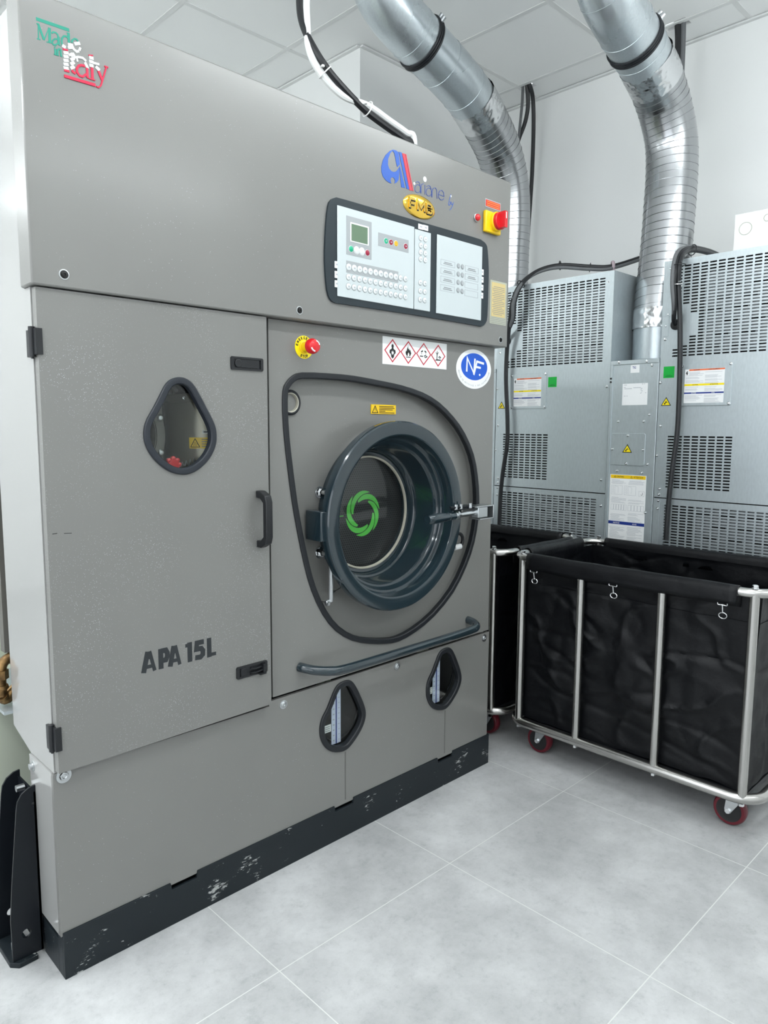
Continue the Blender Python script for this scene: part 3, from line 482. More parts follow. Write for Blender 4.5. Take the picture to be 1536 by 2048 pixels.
def blk(mb, off, mi, d1):
    h = .026; y0 = 1.8865+off[1]; x0 = 1.0625+off[0]; s_ = .0066
    for pts in ([(0,0),(0,1),(.95,1)], [(0,.52),(.75,.52)]): mb.stroke(H, [(x0+p[0]*.023, y0+p[1]*h) for p in pts], s_, .002, d1, mi)
    mb.stroke(H, [(x0+.033+p[0]*.030, y0+p[1]*h) for p in ((0,0),(0,1),(.5,.3),(1,1),(1,0))], s_*.95, .002, d1+.00005, mi)
    for pts in ([(0,0),(0,1),(.7,1),(.9,.85),(.9,.65),(.7,.52),(.05,.52)], [(.05,.5),(.8,.47),(1,.3),(.95,.1),(.75,0),(0,0)]): mb.stroke(H, [(x0+.074+p[0]*.022, y0+p[1]*h) for p in pts], s_*.85, .002, d1+.0001, mi)
blk(mb, (.0028, -.0032), 1, .0078); blk(mb, (0, 0), 2, .0092)
mb.build('gold_badge', [M['gold'], M['ink'], M['gold_dark']], mach)
# main switch, lamp, red label, rating plate
sw = MB().box(1.4165, 1.4985, -.044, -.0301, 1.884, 1.952).build('main_switch', M['yellow'], mach, bevel=.004)
kn = MB(); kc = (1.468, -.044, 1.922)
kn.lathe([(.031,0),(.031,.009),(.029,.011),(1e-5,.011)], kc, (0,-1,0), 32, 1); kn.lathe([(.028,.011),(.028,.021),(.026,.023),(1e-5,.023)], kc, (0,-1,0), 32, 0)
kn.box(kc[0]-.0075, kc[0]+.0075, -.044-.043, -.044-.022, kc[2]-.024, kc[2]+.027)
kn.build('switch_knob', [M['red'], M['yellow']], sw)
MB().box(kc[0]-.0018, kc[0]+.0018, -.0878, -.0868, kc[2]+.004, kc[2]+.024).build('pointer_mark', M['white'], sw, smooth=0)
mb = MB(); mb.lathe([(.0125,0),(.0125,.004),(.0105,.005)], H(1.381,1.921,0), (0,-1,0), 24, 1); mb.lathe([(.0105,.004),(.0105,.010),(.008,.013),(.004,.0145),(1e-5,.015)], H(1.381,1.921,0), (0,-1,0), 24, 0)
mb.build('indicator_lamp', [M['red'], M['zinc']], mach)
mb = MB(); mb.rect(H, 1.4265, 1.5105, 1.9655, 1.992, 0, .0012, 0); mb.rect(H, 1.4295, 1.5075, 1.9685, 1.989, .0012, .0016, 1)
for k in range(3): mb.rect(H, 1.434, 1.503, 1.9715+k*.0062, 1.9731+k*.0062, .0016, .0019, 2)
mb.build('red_warning_label', [M['zinc'], M['red'], M['amber']], mach, smooth=0)
mb = MB(); mb.rect(H, 1.4640, 1.5560, 1.595, 1.738, 0, .0008, 0); mb.rect(H, 1.4715, 1.5475, 1.620, 1.732, .0008, .0014, 1)
for k in range(16):
    y = 1.627+k*.0060; mb.rect(H, 1.476 if k % 3 else 1.482, 1.543-(.012 if k % 4 == 0 else 0), y, y+.0018, .0014, .0016, 2)
for k in range(4): mb.rect(H, 1.467, 1.553, 1.599+k*.0055, 1.6002+k*.0055, .0008, .001, 3)
mb.build('rating_plate', [M['film'], M['tan'], M['ink_grey'], M['ink_grey']], mach, smooth=0)

# control panel: parts are sub-parts of the bezel
bez = smooth_loop(D['bezel'], 2)
cp = MB(); cp.poly(H, bez, 0, .006); cp = cp.build('control_panel', M['slate'], mach, bevel=.0015)
BZ = .006
mb = MB(); mb.rect(H, .7818, 1.0825, 1.597, 1.8345, BZ, BZ+.003); mb.build('keypad_sheet', M['panel_white'], cp, bevel=.002)
mb = MB(); mb.rect(H, 1.0850, 1.1555, 1.597, 1.8300, BZ, BZ+.003); mb.build('keypad_sheet', M['panel_white'], cp, bevel=.002)
mb = MB(); mb.rect(H, 1.1845, 1.4075, 1.5965, 1.8325, BZ, BZ+.003); mb.build('legend_sheet', M['panel_white'], cp, bevel=.002)
T = BZ+.003
def av(name): L = D[name]; us = sorted(p[0] for p in L); vs = sorted(p[1] for p in L); return (us[0]+us[1])/2, (us[-1]+us[-2])/2, (vs[0]+vs[1])/2, (vs[-1]+vs[-2])/2
mb = MB(); a = av('lcdbox'); mb.rect(H, a[0], a[1], a[2], a[3], T, T+.0005); a2 = av('greystrip'); mb.rect(H, a2[0], a2[1], a2[2], a2[3], T, T+.0005); a3 = av('keybar'); mb.rect(H, a3[0], a3[1], a3[2], a3[3], T, T+.0005); mb.build('grey_fields', M['panel_grey'], cp, smooth=0)
a = av('lcdframe'); mb = MB(); mb.rect(H, a[0], a[1], a[2], a[3], T, T+.0012, 0); a = av('lcd'); mb.rect(H, a[0], a[1], a[2], a[3], T+.0012, T+.0014, 1); mb.build('display', [M['white'], M['lcd']], cp, smooth=0)
def key(u, v, r=.0072, m_='key', name='key', glyph=True, parent=None, rim='key_rim'):
    k = MB(); o = H(u, v, T); k.lathe([(r*1.14,0),(r*1.14,.0006),(r,.0007)], o, (0,-1,0), 18, 0); k.lathe([(r,.0004),(r,.0016),(r*.86,.0024),(1e-5,.0026)], o, (0,-1,0), 18, 1)
    if glyph: k.rect(H, u-r*.35, u+r*.35, v-r*.22, v+r*.18, T+.0024, T+.0028, 2)
    return k.build(name, [M[rim], M[m_], M['text_grey']], parent or cp)
for (u, v), m_ in zip(D['lcdbtn'], ('green','key','key','darkred')): key(u, v, .0095 if m_ == 'key' else .0078, m_, 'round_key', False, rim='white')
for (u, v), m_ in zip(D['stripbtn'], ('green','darkred','amber','darkred')): key(u, v, .0075, m_, 'round_key', m_ != 'amber', rim='white')
K = D['keyends']
for row_ in range(3):
    (u0, v0), (u1, v1) = K[2*row_], K[2*row_+1]; vv = (v0+v1)/2
    for k in range(12): key(u0+(u1-u0)*k/11, vv, .0092 if row_ == 0 and k < 10 else .0080)
S_ = D['scol']; uc = [sum(S_[i][0] for i in range(j, 14, 2))/7 for j in (0, 1)]
for i in range(7):
    vv = (S_[2*i][1]+S_[2*i+1][1])/2
    for j in (0, 1): key(uc[j], vv, .0078)
RB = D['rbox']
for side_, (o, words) in enumerate(((0, ('AUTO', 'STOP', 'MANU', 'TEMP')), (8, ('POMP', 'FILT', '', '')))):
    top = RB[o:o+4]; bot = RB[o+4:o+8]
    for k in range(4):
        v1 = lerp(top[0][1], bot[0][1], k/3); v0 = lerp(top[3][1], bot[3][1], k/3); u0 = top[0][0]; u1 = top[1][0]
        g = MB(); g.stroke(H, [(u0,v0),(u1,v0),(u1,v1),(u0,v1)], .0012, T, T+.0004, 0, True)
        if words[k]:
            for q in range(2): g.rect(H, lerp(u0,u1,.24-.06*q), lerp(u0,u1,.76+.06*q), lerp(v0,v1,.54-.26*q), lerp(v0,v1,.66-.26*q), T, T+.0004, 1)
        g.build('legend_box', [M['text_grey'], M['ink_grey']], cp, smooth=0)
RCc = D['rcirc']
for j in (0, 1):
    for k in range(4): key(RCc[j][0], lerp(RCc[j][1], RCc[j+2][1], k/3), .0072, 'panel_grey', 'led_window')
for i, (u, v) in enumerate(D['tabs']):
    w_, h_ = ((.006, .0090) if i < 3 else (.0105, .0075) if i < 5 else (.0065, .0090))
    if i < 3: u = .7795
    if i > 4: u = 1.4105
    g = MB(); g.rect(H, u-w_, u+w_, v-h_, v+h_, BZ, BZ+.0022, 0); g.rect(H, u-w_*.5, u+w_*.5, v-h_*.2, v+h_*.3, BZ+.0022, BZ+.0024, 1); g.build('paper_tab', [M['paper'], M['text_grey']], cp, smooth=0)

# left service door with pear-shaped window
tear = smooth_loop(D['tear'], 3); tin = inset_loop(tear, .008)
d_ = MB(); d_.poly(FM(0), [(.002,.494),(.560,.500),(.560,1.5195),(.002,1.5195)], -.001, .02, 0, [tin]); door = d_.build('service_door', M['paint_dusty'], mach, smooth=0, bevel=.0015)
def gasket(fr, loop, w_, dep, name, parent, m_=None):
    N = len(loop); inn = inset_loop(loop, w_); rings = []
    mid = inset_loop(loop, w_*.5); q1 = inset_loop(loop, w_*.14); q2 = inset_loop(loop, w_*.86)
    for i in range(N): rings.append([fr(*loop[i], -.002), fr(*loop[i], dep*.55), fr(*q1[i], dep*.9), fr(*mid[i], dep), fr(*q2[i], dep*.9), fr(*inn[i], dep*.55), fr(*inn[i], -.012)])
    return MB().rings(rings, True, False, 0, True).build(name, m_ or M['gasket'], parent)
gasket(FD, tear, .0155, .007, 'window_gasket', door)
MB().poly(FD, inset_loop(tear, .006), -.012, -.009).build('window_pane', M['glass'], door, smooth=0)
for z, s_ in ((1.412, 1), (.572, 1)):
    hg = MB(); hg.cyl((-.004, -.004, z-.030), (-.004, -.004, z+.030), .0065, 14); hg.box(-.0035, .010, -.0245, -.003, z-.026, z+.026); hg.box(-.006, .0, .0, .022, z-.030, z+.024); hg.cyl((-.004,-.004,z-.034),(-.004,-.004,z-.030),.003,8); hg.build('hinge', M['black'], door)
# plain latch (shut) and the lower latch (lever swung out)
def latch(v, open_):
    g = MB(); u0, u1 = .4515, .5465; out = [(u0+.003,v-.016),(u1-.003,v-.016),(u1,v-.013),(u1,v+.013),(u1-.003,v+.016),(u0+.003,v+.016),(u0,v+.013),(u0,v-.013)]
    inn = [(u0+.009,v-.011),(u1-.008,v-.011),(u1-.008,v+.011),(u0+.009,v+.011)]
    g.poly(FD, out, 0, .004, 0, [inn]); g.rect(FD, u0+.009, u1-.008, v-.011, v+.011, 0, .0008, 0)
    l = g.build('latch', M['black'], door, smooth=20)
    h = MB(); h.lathe([(1e-5,0),(.010,0),(.010,.0038),(.0085,.0046),(1e-5,.0046)], FD(u0+.021, v, .0008), (0,-1,0), 24)
    if open_:
        h.rect(FD, u0+.012, u0+.040, v-.0108, v+.0108, .0008, .0036)
        h.build('latch_lever', M['black'], l, smooth=20)
        a = MB(); a.stroke(FD, [(u0+.042,v+.006),(u0+.056,v+.002),(u0+.080,v+.004)], .004, .002, .006); a.stroke(FD, [(u0+.040,v-.006),(u0+.060,v-.007),(u0+.084,v-.004)], .0035, .004, .009); a.rect(FD, u0+.077, u0+.0845, v-.014, v+.010, .001, .012); a.rect(FD, u0+.066, u0+.085, v-.0165, v-.0125, .002, .014)
        a.build('latch_bolt', M['black'], l, smooth=20)
    else:
        h.rect(FD, u0+.020, u1-.013, v-.0098, v+.0098, .0008, .0036); h.build('latch_lever', M['black'], l, smooth=20)
latch(1.3985, False); latch(.611, True)
# D handle on the door's free edge
hp = MB(); fh = lambda u, v, d: (u+.0, -.02-d, v)
prof_h = [(.933,.0),(.933,.016),(.945,.040),(.962,.046),(1.052,.046),(1.069,.040),(1.080,.016),(1.080,.0),(1.062,.0),(1.060,.018),(1.050,.030),(.963,.030),(.952,.018),(.951,.0)]
hp.poly(lambda u, v, d: (d, -.02-v, u), prof_h, .520, .540); hp.build('door_handle', M['black'], door, bevel=.002)
for z in (.942, 1.071): MB().cyl((.530,-.0215,z), (.530,-.030,z), .0045, 12).build('handle_screw', M['chrome'], door)
# model lettering APA 15L
mb = MB(); z0 = .672; hh = .049; lw = .0125
def let(x0, x1, strokes):
    for i, pts in enumerate(strokes): mb.stroke(FD, [(x0+p[0]*(x1-x0), z0+p[1]*hh) for p in pts], lw*(1 if len(pts) > 2 or i == 0 else .7), .0, .0004+.00004*i)
A_ = [[(.14,-.02),(.5,1.02)],[(.5,1.02),(.86,-.02)],[(.25,.27),(.75,.27)]]
let(.195, .236, [[(.16,.0),(.45,1.0)],[(.55,1.0),(.84,.0)],[(.25,.26),(.75,.26)],[(.5,.62),(.5,1.0)]])
let(.240, .268, [[(.2,0),(.2,1.0)],[(.2,.88),(.66,.88),(.80,.72),(.80,.56),(.66,.40),(.2,.40)]])
let(.263, .300, [[(.16,.0),(.45,1.0)],[(.55,1.0),(.84,.0)],[(.25,.26),(.75,.26)],[(.5,.62),(.5,1.0)]])
let(.309, .328, [[(.66,0),(.66,1.0)],[(.05,.86),(.7,.86)]])
let(.332, .363, [[(.92,.88),(.30,.88),(.24,.56),(.66,.56),(.82,.42),(.80,.22),(.60,.12),(.12,.14)]])
let(.369, .394, [[(.24,0),(.24,1.0)],[(.24,.12),(1.0,.12)]])
mb.build('model_lettering', M['model_ink'], door, smooth=0)
mb = MB(); mb.stroke(FD, [(.012,1.018),(.022,1.0185)], .0016, 0, .0003); mb.stroke(FD, [(.036,1.017),(.052,1.016)], .0012, 0, .0003); mb.build('scuff_mark', M['ink'], door, smooth=0)
# what stands behind the pear window
it = MB(); it.lathe([(1e-5,1.325),(.1105,1.325),(.112,1.323),(.112,1.305),(.109,1.303),(.109,.9)], (.48,.138,0), (0,0,1), 56); tank = it.build('inner_tank', M['tank'], mach)
mb = MB(); a0 = math.radians(-106); R_ = .1097
def cyl_fr(u, v, d): a = math.radians(-146)+u/R_; return (.48+(R_+d)*math.cos(a), .138+(R_+d)*math.sin(a), v)
def cyl_patch(mb, u0, u1, v0, v1, d, mi):
    n = 8; rings = [[cyl_fr(u0+(u1-u0)*i/n, v0, d), cyl_fr(u0+(u1-u0)*i/n, v1, d)] for i in range(n+1)]
    vs = [p for r_ in rings for p in r_]; mb.add(vs, [(2*i, 2*i+1, 2*i+3, 2*i+2) for i in range(n)], mi)
cyl_patch(mb, .000, .100, 1.188, 1.2155, .0003, 0)
tri = [(.004,1.1915),(.0155,1.2125),(.027,1.1915)]
for i in range(3):
    p, q = tri[i], tri[(i+1) % 3]; rr_ = [cyl_fr(lerp(p[0],q[0],t), lerp(p[1],q[1],t), .0008) for t in (0,.25,.5,.75,1)]; mb.tube(rr_, .0009, 5, True, 1)
for k in range(3): mb.tube([cyl_fr(.0115+.0035*k+.0008*s_, 1.1935+.0035*s_, .0008) for s_ in range(4)], .0005, 4, True, 1)
for k in range(4): cyl_patch(mb, .032, .095-.008*(k % 2), 1.1925+k*.0058, 1.1945+k*.0058, .0005, 2)
mb.build('hot_surface_label', [M['yellow'], M['ink'], M['ink_grey']], tank)
mb = MB(); cyl_patch(mb, .034, .062, 1.2255, 1.2335, .0003, 0); cyl_patch(mb, .037, .058, 1.228, 1.231, .0005, 1); mb.build('serial_label', [M['paper'], M['ink']], tank)
mb = MB(); mb.lathe([(1e-5,0),(.004,0),(.004,.002),(.002,.0025),(1e-5,.0015)], cyl_fr(-.010,1.314,.0025), (-.3,-1,0), 14); mb.build('tank_screw', M['chrome'], tank)
fl_ = MB(); fl_.poly(FM(.075), ell((.240,1.222), .083, .108, 40), -.02, 0, 0, [ell((.240,1.222), .058, .078, 40)]); fl_.poly(FM(.075), ell((.240,1.222), .068, .090, 40), 0, .004, 0, [ell((.240,1.222), .060, .081, 40)])
fl_.box(.300, .322, .085, .11, 1.08, 1.33); fl_.build('inner_flange', M['inner_grey'], mach)
for a_ in (.43, -.45): MB().lathe([(.008,0),(.008,.005),(.005,.0075),(1e-5,.008)], FM(.075)(.240+.0760*math.cos(a_), 1.222+.099*math.sin(a_), 0), (0,-1,0), 10).build('flange_bolt', M['zinc'], mach)
mb = MB(); hw = Vector((.326,.045,1.150))
for k in range(8):
    a_ = 2*PI*k/8; mb.lathe([(1e-5,-.007),(.0055,-.004),(.0062,0),(.0055,.004),(1e-5,.007)], hw+Vector((.0155*math.cos(a_), 0, .0155*math.sin(a_))), (0,-1,0), 10)
mb.lathe([(1e-5,-.005),(.014,-.005),(.014,.005),(1e-5,.005)], hw, (0,-1,0), 16); mb.build('red_handwheel', M['red'], mach)
mb = MB(); mb.cyl((.33,.05,1.15), (.33,.14,1.15), .006, 10)
for k in range(4): mb.tube([(.345+.011*k, .042, 1.146), (.348+.011*k, .04, 1.156+.003*k), (.354+.011*k, .042, 1.148)], .0018, 6)
mb.tube(smooth_path([(.30,.12,1.34),(.292,.09,1.315),(.298,.08,1.29),(.292,.09,1.26)]), .007, 8); mb.tube(smooth_path([(.325,.10,1.335),(.345,.09,1.345),(.37,.10,1.332)]), .006, 8); mb.cyl((.345,.1,1.322), (.345,.1,1.345), .012, 10)
mb.build('inner_fittings', M['zinc'], mach)

# narrow strip between door and front panel, then the front panel with its big rounded opening
MB().box(.5635, .5750, .0005, .03, .506, 1.5205).build('door_jamb', P_, mach, smooth=0)
gl_ = smooth_loop(D['gasket'], 2)
fp = MB(); fp.poly(FM(0), [(.5795,.508),(1.536,.5115),(1.536,1.5205),(.5795,1.5205)], -.032, 0, 0, [inset_loop(gl_, .008)]); fp.build('front_panel', P_, mach, smooth=25)
gasket(FM(0), gl_, .017, .006, 'opening_trim', mach, M['rubber'])
PC = (1.0145, .9755)
rp = MB(); rp.poly(FM(.032), [(.60,.53),(1.50,.53),(1.50,1.42),(.60,1.42)], -.006, 0, 0, [ell(PC, .2455, .2455, 64)]); rp.build('recessed_panel', P_, mach, smooth=25)
mb = MB(); o = (.668, .031, 1.309); mb.lathe([(.0345,0),(.0345,.006),(.030,.009),(.0265,.008)], o, (0,-1,0), 32, 0); mb.lathe([(.0265,.008),(.0245,.007),(.0225,-.004),(.020,-.006),(.019,-.03)], o, (0,-1,0), 32, 1); mb.lathe([(1e-5,-.03),(.02,-.03)], o, (0,-1,0), 32, 2); mb.build('round_port', [M['rubber'], M['seal'], M['inner_grey']], mach)
mb = MB(); mb.rect(FR, .973, 1.078, 1.284, 1.312, -.002, .001, 0); mb.stroke(FR, [(.977,1.2875),(.9885,1.3075),(1.000,1.2875)], .0024, .001, .0014, 1, True); mb.stroke(FR, [(.9885,1.301),(.9885,1.294)], .0018, .001, .0014, 1); mb.rect(FR, .9876, .9894, 1.290, 1.292, .001, .0014, 1)
for k in range(5): mb.rect(FR, 1.006, 1.072-(.04 if k == 1 else .004*(k % 3)), 1.2865+k*.0047, 1.2887+k*.0047, .001, .0012, 1)
mb.build('yellow_warning_label', [M['yellow'], M['ink']], mach, smooth=0)

# porthole door
O = (PC[0], 0, PC[1]); ph = MB()
ph.lathe([(.244,.034),(.250,.030),(.256,-.012),(.262,-.022),(.284,-.028),(.287,-.031),(.288,-.050),(.2865,-.0565),(.283,-.060),(.249,-.060),(.2445,-.058),(.2425,-.053),(.2395,-.026),(.236,-.0215),(.230,-.020),(.2275,-.016),(.2255,-.006),(.222,-.0015),(.216,0),(.2135,.003),(.2060,.066),(.2035,.071),(.198,.073),(.1955,.076),(.190,.092),(.178,.094),(.178,.112)], O, (0,1,0), 96)
port = ph.build('porthole_door', M['teal'], mach, smooth=28)
MB().lathe([(.1795,.094),(.1795,.0895),(.1775,.0885),(.1745,.0885),(.1735,.091),(.1735,.096)], O, (0,1,0), 80).build('window_seal', M['seal'], port)
MB().lathe([(1e-5,.0955),(.176,.0955)], O, (0,1,0), 64).build('window_glass', M['glass'], port)
MB().lathe([(1e-5,.112),(.19,.112)], O, (0,1,0), 64).build('drum_mesh', M['drum'], port)
mb = MB(); sc_ = (1.0146, .9705); SF = FM(.111); N_ = 6
for k in range(N_):
    a0 = PI/2+2*PI*k/N_+.5; pts_o = []; pts_i = []
    for i in range(15):
        t = i/14; a_ = a0-t*1.95; ro = .047+.026*math.sin(min(1, t*1.15)*PI/2); wd = .0172*math.sin(PI*min(1,(t*.93+.07)))**.75+.0006
        pts_o.append((sc_[0]+ro*math.cos(a_), sc_[1]+ro*math.sin(a_))); pts_i.append((sc_[0]+(ro-wd)*math.cos(a_), sc_[1]+(ro-wd)*math.sin(a_)))
    mb.poly(SF, pts_o+pts_i[::-1], 0, .0005)
mb.rect(SF, .917, .9325, .9680, .9705, 0, .0005)
mb.build('green_swirl', M['logo_green'], port, smooth=0)
hb = MB(); hb.box(.715, .752, -.045, .024, .928, 1.012); hb.build('hinge_block', M['teal'], port, bevel=.003)
for z in (1.058, .883):
    mb = MB(); o = (.772, .031, z); mb.lathe([(1e-5,0),(.017,0),(.017,.002),(.0125,.0022)], o, (0,-1,0), 24); mb.lathe([(.0115,.002),(.0115,.012),(.010,.013)], o, (0,-1,0), 6); mb.lathe([(.0068,.012),(.0068,.05),(.006,.055),(.006,.070),(1e-5,.071)], o, (0,-1,0), 16); mb.build('hinge_stud', M['chrome'], port)
    mb = MB(); mb.box(.746, .784, -.050, -.020, z-.010, z+.010); mb.build('hinge_ear', M['teal'], port, bevel=.003)
mb = MB(); mb.tube(smooth_path([(.7715,-.02,.850),(.7708,-.02,.800),(.770,-.02,.748)]), .0068, 10); mb.tube([(.770,-.02,.750),(.752,-.018,.748)], .005, 8); mb.lathe([(1e-5,0),(.009,0),(.009,.008),(1e-5,.008)], (.755,-.018,.745), (1,0,0), 6); mb.tube([(.776,-.01,.768),(.797,-.004,.770)], .004, 8); mb.build('stay_rod', M['zinc'], port)
mb = MB(); mb.tube([(.797,-.004,.770),(.830,.004,.776)], .0012, 6); mb.tube([(.757,-.016,.747),(.744,0,.750),(.736,.012,.756)], .0014, 6); mb.lathe([(.0040,-.0015),(.0075,-.0015),(.0075,.0015),(.0040,.0015)], (.735,.014,.757), (0,-1,0), 14); mb.build('stay_cord', M['black'], port)
# clamp lever
Y_ = -.095
lv = MB(); lv.lathe([(1e-5,0),(.0125,0),(.0145,.003),(.0165,.030),(.0165,.045),(.0135,.090),(.0125,.096),(.0135,.098),(.0135,.104),(.0125,.106),(.0120,.128),(1e-5,.128)], (1.094,Y_,.9625), (1,0,.02), 24); lever = lv.build('lever_grip', M['teal'], port)
mb = MB(); mb.lathe([(.0095,.0),(.0115,.002),(.0105,.010),(.0085,.012)], (1.222,Y_,.9652), (1,0,.02), 16); mb.lathe([(.0135,.012),(.0135,.020)], (1.222,Y_,.9652), (1,0,.02), 6, 0, True); mb.lathe([(.0085,.020),(.0085,.118),(1e-5,.118)], (1.222,Y_,.9652), (1,0,.02), 16); mb.build('lever_shaft', M['zinc'], port)
mb = MB(); mb.box(1.325, 1.375, Y_-.014, Y_+.014, .950, .985); mb.build('lever_block', M['zinc'], port, bevel=.002)
mb = MB(); mb.box(1.315, 1.400, Y_-.016, Y_+.03, .985, .989); mb.box(1.335, 1.405, Y_-.016, Y_+.03, .943, .947); mb.box(1.402, 1.406, Y_-.016, Y_+.03, .943, .989); mb.box(1.385, 1.400, Y_+.028, .005, .948, .984); mb.build('lever_bracket', M['zinc'], port, bevel=.001)
mb = MB(); mb.box(1.250, 1.335, Y_+.004, Y_+.03, .980, .990); mb.tube([(1.200,Y_,.993),(1.228,Y_,.990),(1.28,Y_,.992)], .004, 8); mb.box(1.215, 1.275, Y_-.006, Y_+.012, .9815, .985); mb.build('clamp_bar', M['dark_metal'], port, bevel=.001)
mb = MB()
for x in (1.228, 1.252, 1.30): mb.cyl((x, Y_, .984), (x, Y_, 1.000), .0055, 8)
mb.build('clamp_bolt', M['zinc'], port)
mb = MB(); ang = [math.radians(a_) for a_ in range(-75, 120, 13)]; mb.tube([(1.366+.024*math.cos(a_), .008, .8585+.024*math.sin(a_)) for a_ in ang], .006, 10); mb.build('cable_loop', M['black'], mach)
mb = MB(); mb.cyl((1.347,.010,.835), (1.378,.008,.837), .0095, 14); mb.cyl((1.33,.012,.868), (1.352,.008,.871), .0022, 8); mb.build('loop_sleeve', M['paper'], mach)

# emergency stop
EC = (.695, 1.4565)
es = MB(); es.lathe([(1e-5,0),(.0305,0),(.0305,.0012),(1e-5,.0012)], F0(*EC, 0), (0,-1,0), 40); stop = es.build('emergency_stop', M['lemon'], mach)
mb = MB()
def arc_text(txt, a0, a1, r, flip=False):
    n = len(txt)
    for i, ch in enumerate(txt):
        a_ = math.radians(a0+(a1-a0)*(i/(n-1))); u = EC[0]+r*math.cos(a_); v = EC[1]+r*math.sin(a_); ro = a_-PI/2 if not flip else a_+PI/2
        h = .0068; mb.text(F0, ch, u, v, h, .0012, .0016, 0, width=.0052 if ch != 'I' else .0015, bold=.045, center=True, rot=ro)
arc_text('EMERGENCY', 168, 12, .0212); arc_text('STOP', 246, 294, .0280, True)
mb.build('lettering', M['ink'], stop, smooth=0)
MB().lathe([(.0165,.0012),(.0165,.004),(.0140,.005),(.0140,.030)], F0(*EC, 0), (0,-1,0), 28).build('collar', M['yellow'], stop)
mb = MB(); mb.lathe([(1e-5,.026),(.0150,.026),(.0195,.029),(.0205,.036),(.0200,.042),(.0165,.049),(.0095,.0515),(1e-5,.052)], F0(*EC, 0), (0,-1,0), 36); bt = mb.build('mushroom_button', M['red'], stop)
mb = MB(); FB = FM(0)
for a0 in (15, 200): mb.tube([F0(EC[0]+.0138*math.cos(math.radians(a0+k*8)), EC[1]+.0138*math.sin(math.radians(a0+k*8)), .0496) for k in range(9)], .0022, 6)
mb.build('turn_arrow', M['white'], stop)
# hazard pictograms
mb = MB(); gx0, gx1, gz0, gz1 = .990, 1.2805, 1.4315, 1.5130
mb.rect(F0, gx0, gx1, gz0, gz1, 0, .0006, 0)
for i in range(4):
    q = D['ghs%d' % i]; cu = (q[0][0]+q[2][0])/2; cv = (q[0][1]+q[2][1])/2; hr = .0325; cv = 1.4728
    mb.stroke(F0, [(cu-hr,cv),(cu,cv-hr),(cu+hr,cv),(cu,cv+hr)], .0034, .0006, .0010, 1, True)
    if i == 0:
        mb.disc(F0, (cu, cv+.0135), .0048, .006, .0006, .001, 2, 16); mb.poly(F0, [(cu-.003,cv+.009),(cu+.003,cv+.009),(cu+.005,cv+.005),(cu+.012,cv+.002),(cu+.013,cv-.006),(cu+.007,cv-.011),(cu+.005,cv-.019),(cu,cv-.023),(cu-.005,cv-.019),(cu-.007,cv-.011),(cu-.013,cv-.006),(cu-.012,cv+.002),(cu-.005,cv+.005)], .0006, .001, 2)
        st = [(cu+(.0075 if k % 2 == 0 else .0028)*math.cos(2*PI*k/16+.3), cv-.006+(.0075 if k % 2 == 0 else .0028)*math.sin(2*PI*k/16+.3)) for k in range(16)]; mb.poly(F0, st, .001, .0013, 0)
    if i == 1:
        mb.poly(F0, [(cu-.008,cv-.010),(cu-.0125,cv-.002),(cu-.010,cv+.006),(cu-.0075,cv+.002),(cu-.006,cv+.011),(cu-.001,cv+.019),(cu-.001,cv+.009),(cu+.003,cv+.013),(cu+.004,cv+.006),(cu+.0075,cv+.009),(cu+.0125,cv-.002),(cu+.008,cv-.010),(cu+.004,cv-.011),(cu+.005,cv-.006),(cu+.001,cv+.001),(cu-.003,cv-.005),(cu-.003,cv-.011)], .0006, .001, 2); mb.rect(F0, cu-.010, cu+.010, cv-.0155, cv-.013, .0006, .001, 2)
    if i == 2:
        for s_ in (-1, 1):
            mb.stroke(F0, [(cu+s_*.004,cv+.010),(cu+s_*.012,cv+.006)], .0042, .0006, .001, 2); mb.stroke(F0, [(cu+s_*.009,cv+.003),(cu+s_*.010,cv-.001)], .0015, .0006, .001, 2)
        mb.rect(F0, cu-.017, cu-.003, cv-.0085, cv-.0055, .0006, .001, 2); mb.stroke(F0, [(cu+.002,cv-.006),(cu+.008,cv-.004),(cu+.016,cv-.007),(cu+.010,cv-.010),(cu+.004,cv-.009)], .0028, .0006, .001, 2)
    if i == 3:
        mb.stroke(F0, [(cu-.006,cv-.012),(cu-.005,cv+.006)], .0030, .0006, .001, 2); mb.stroke(F0, [(cu-.005,cv+.003),(cu-.011,cv+.010)], .0018, .0006, .0011, 2); mb.stroke(F0, [(cu-.005,cv+.003),(cu+.001,cv+.011)], .0018, .0006, .0012, 2); mb.stroke(F0, [(cu-.005,cv+.006),(cu-.005,cv+.014)], .0016, .0006, .0013, 2)
        mb.poly(F0, [(cu-.014,cv-.014),(cu-.006,cv-.0115),(cu+.013,cv-.012),(cu+.014,cv-.015),(cu-.013,cv-.016)], .0006, .001, 2); mb.stroke(F0, [(cu+.002,cv-.006),(cu+.007,cv-.002),(cu+.012,cv-.005),(cu+.006,cv-.008)], .0026, .0006, .001, 2)
mb.build('hazard_pictogram_label', [M['paper'], M['ghs_red'], M['ink']], mach, smooth=0)
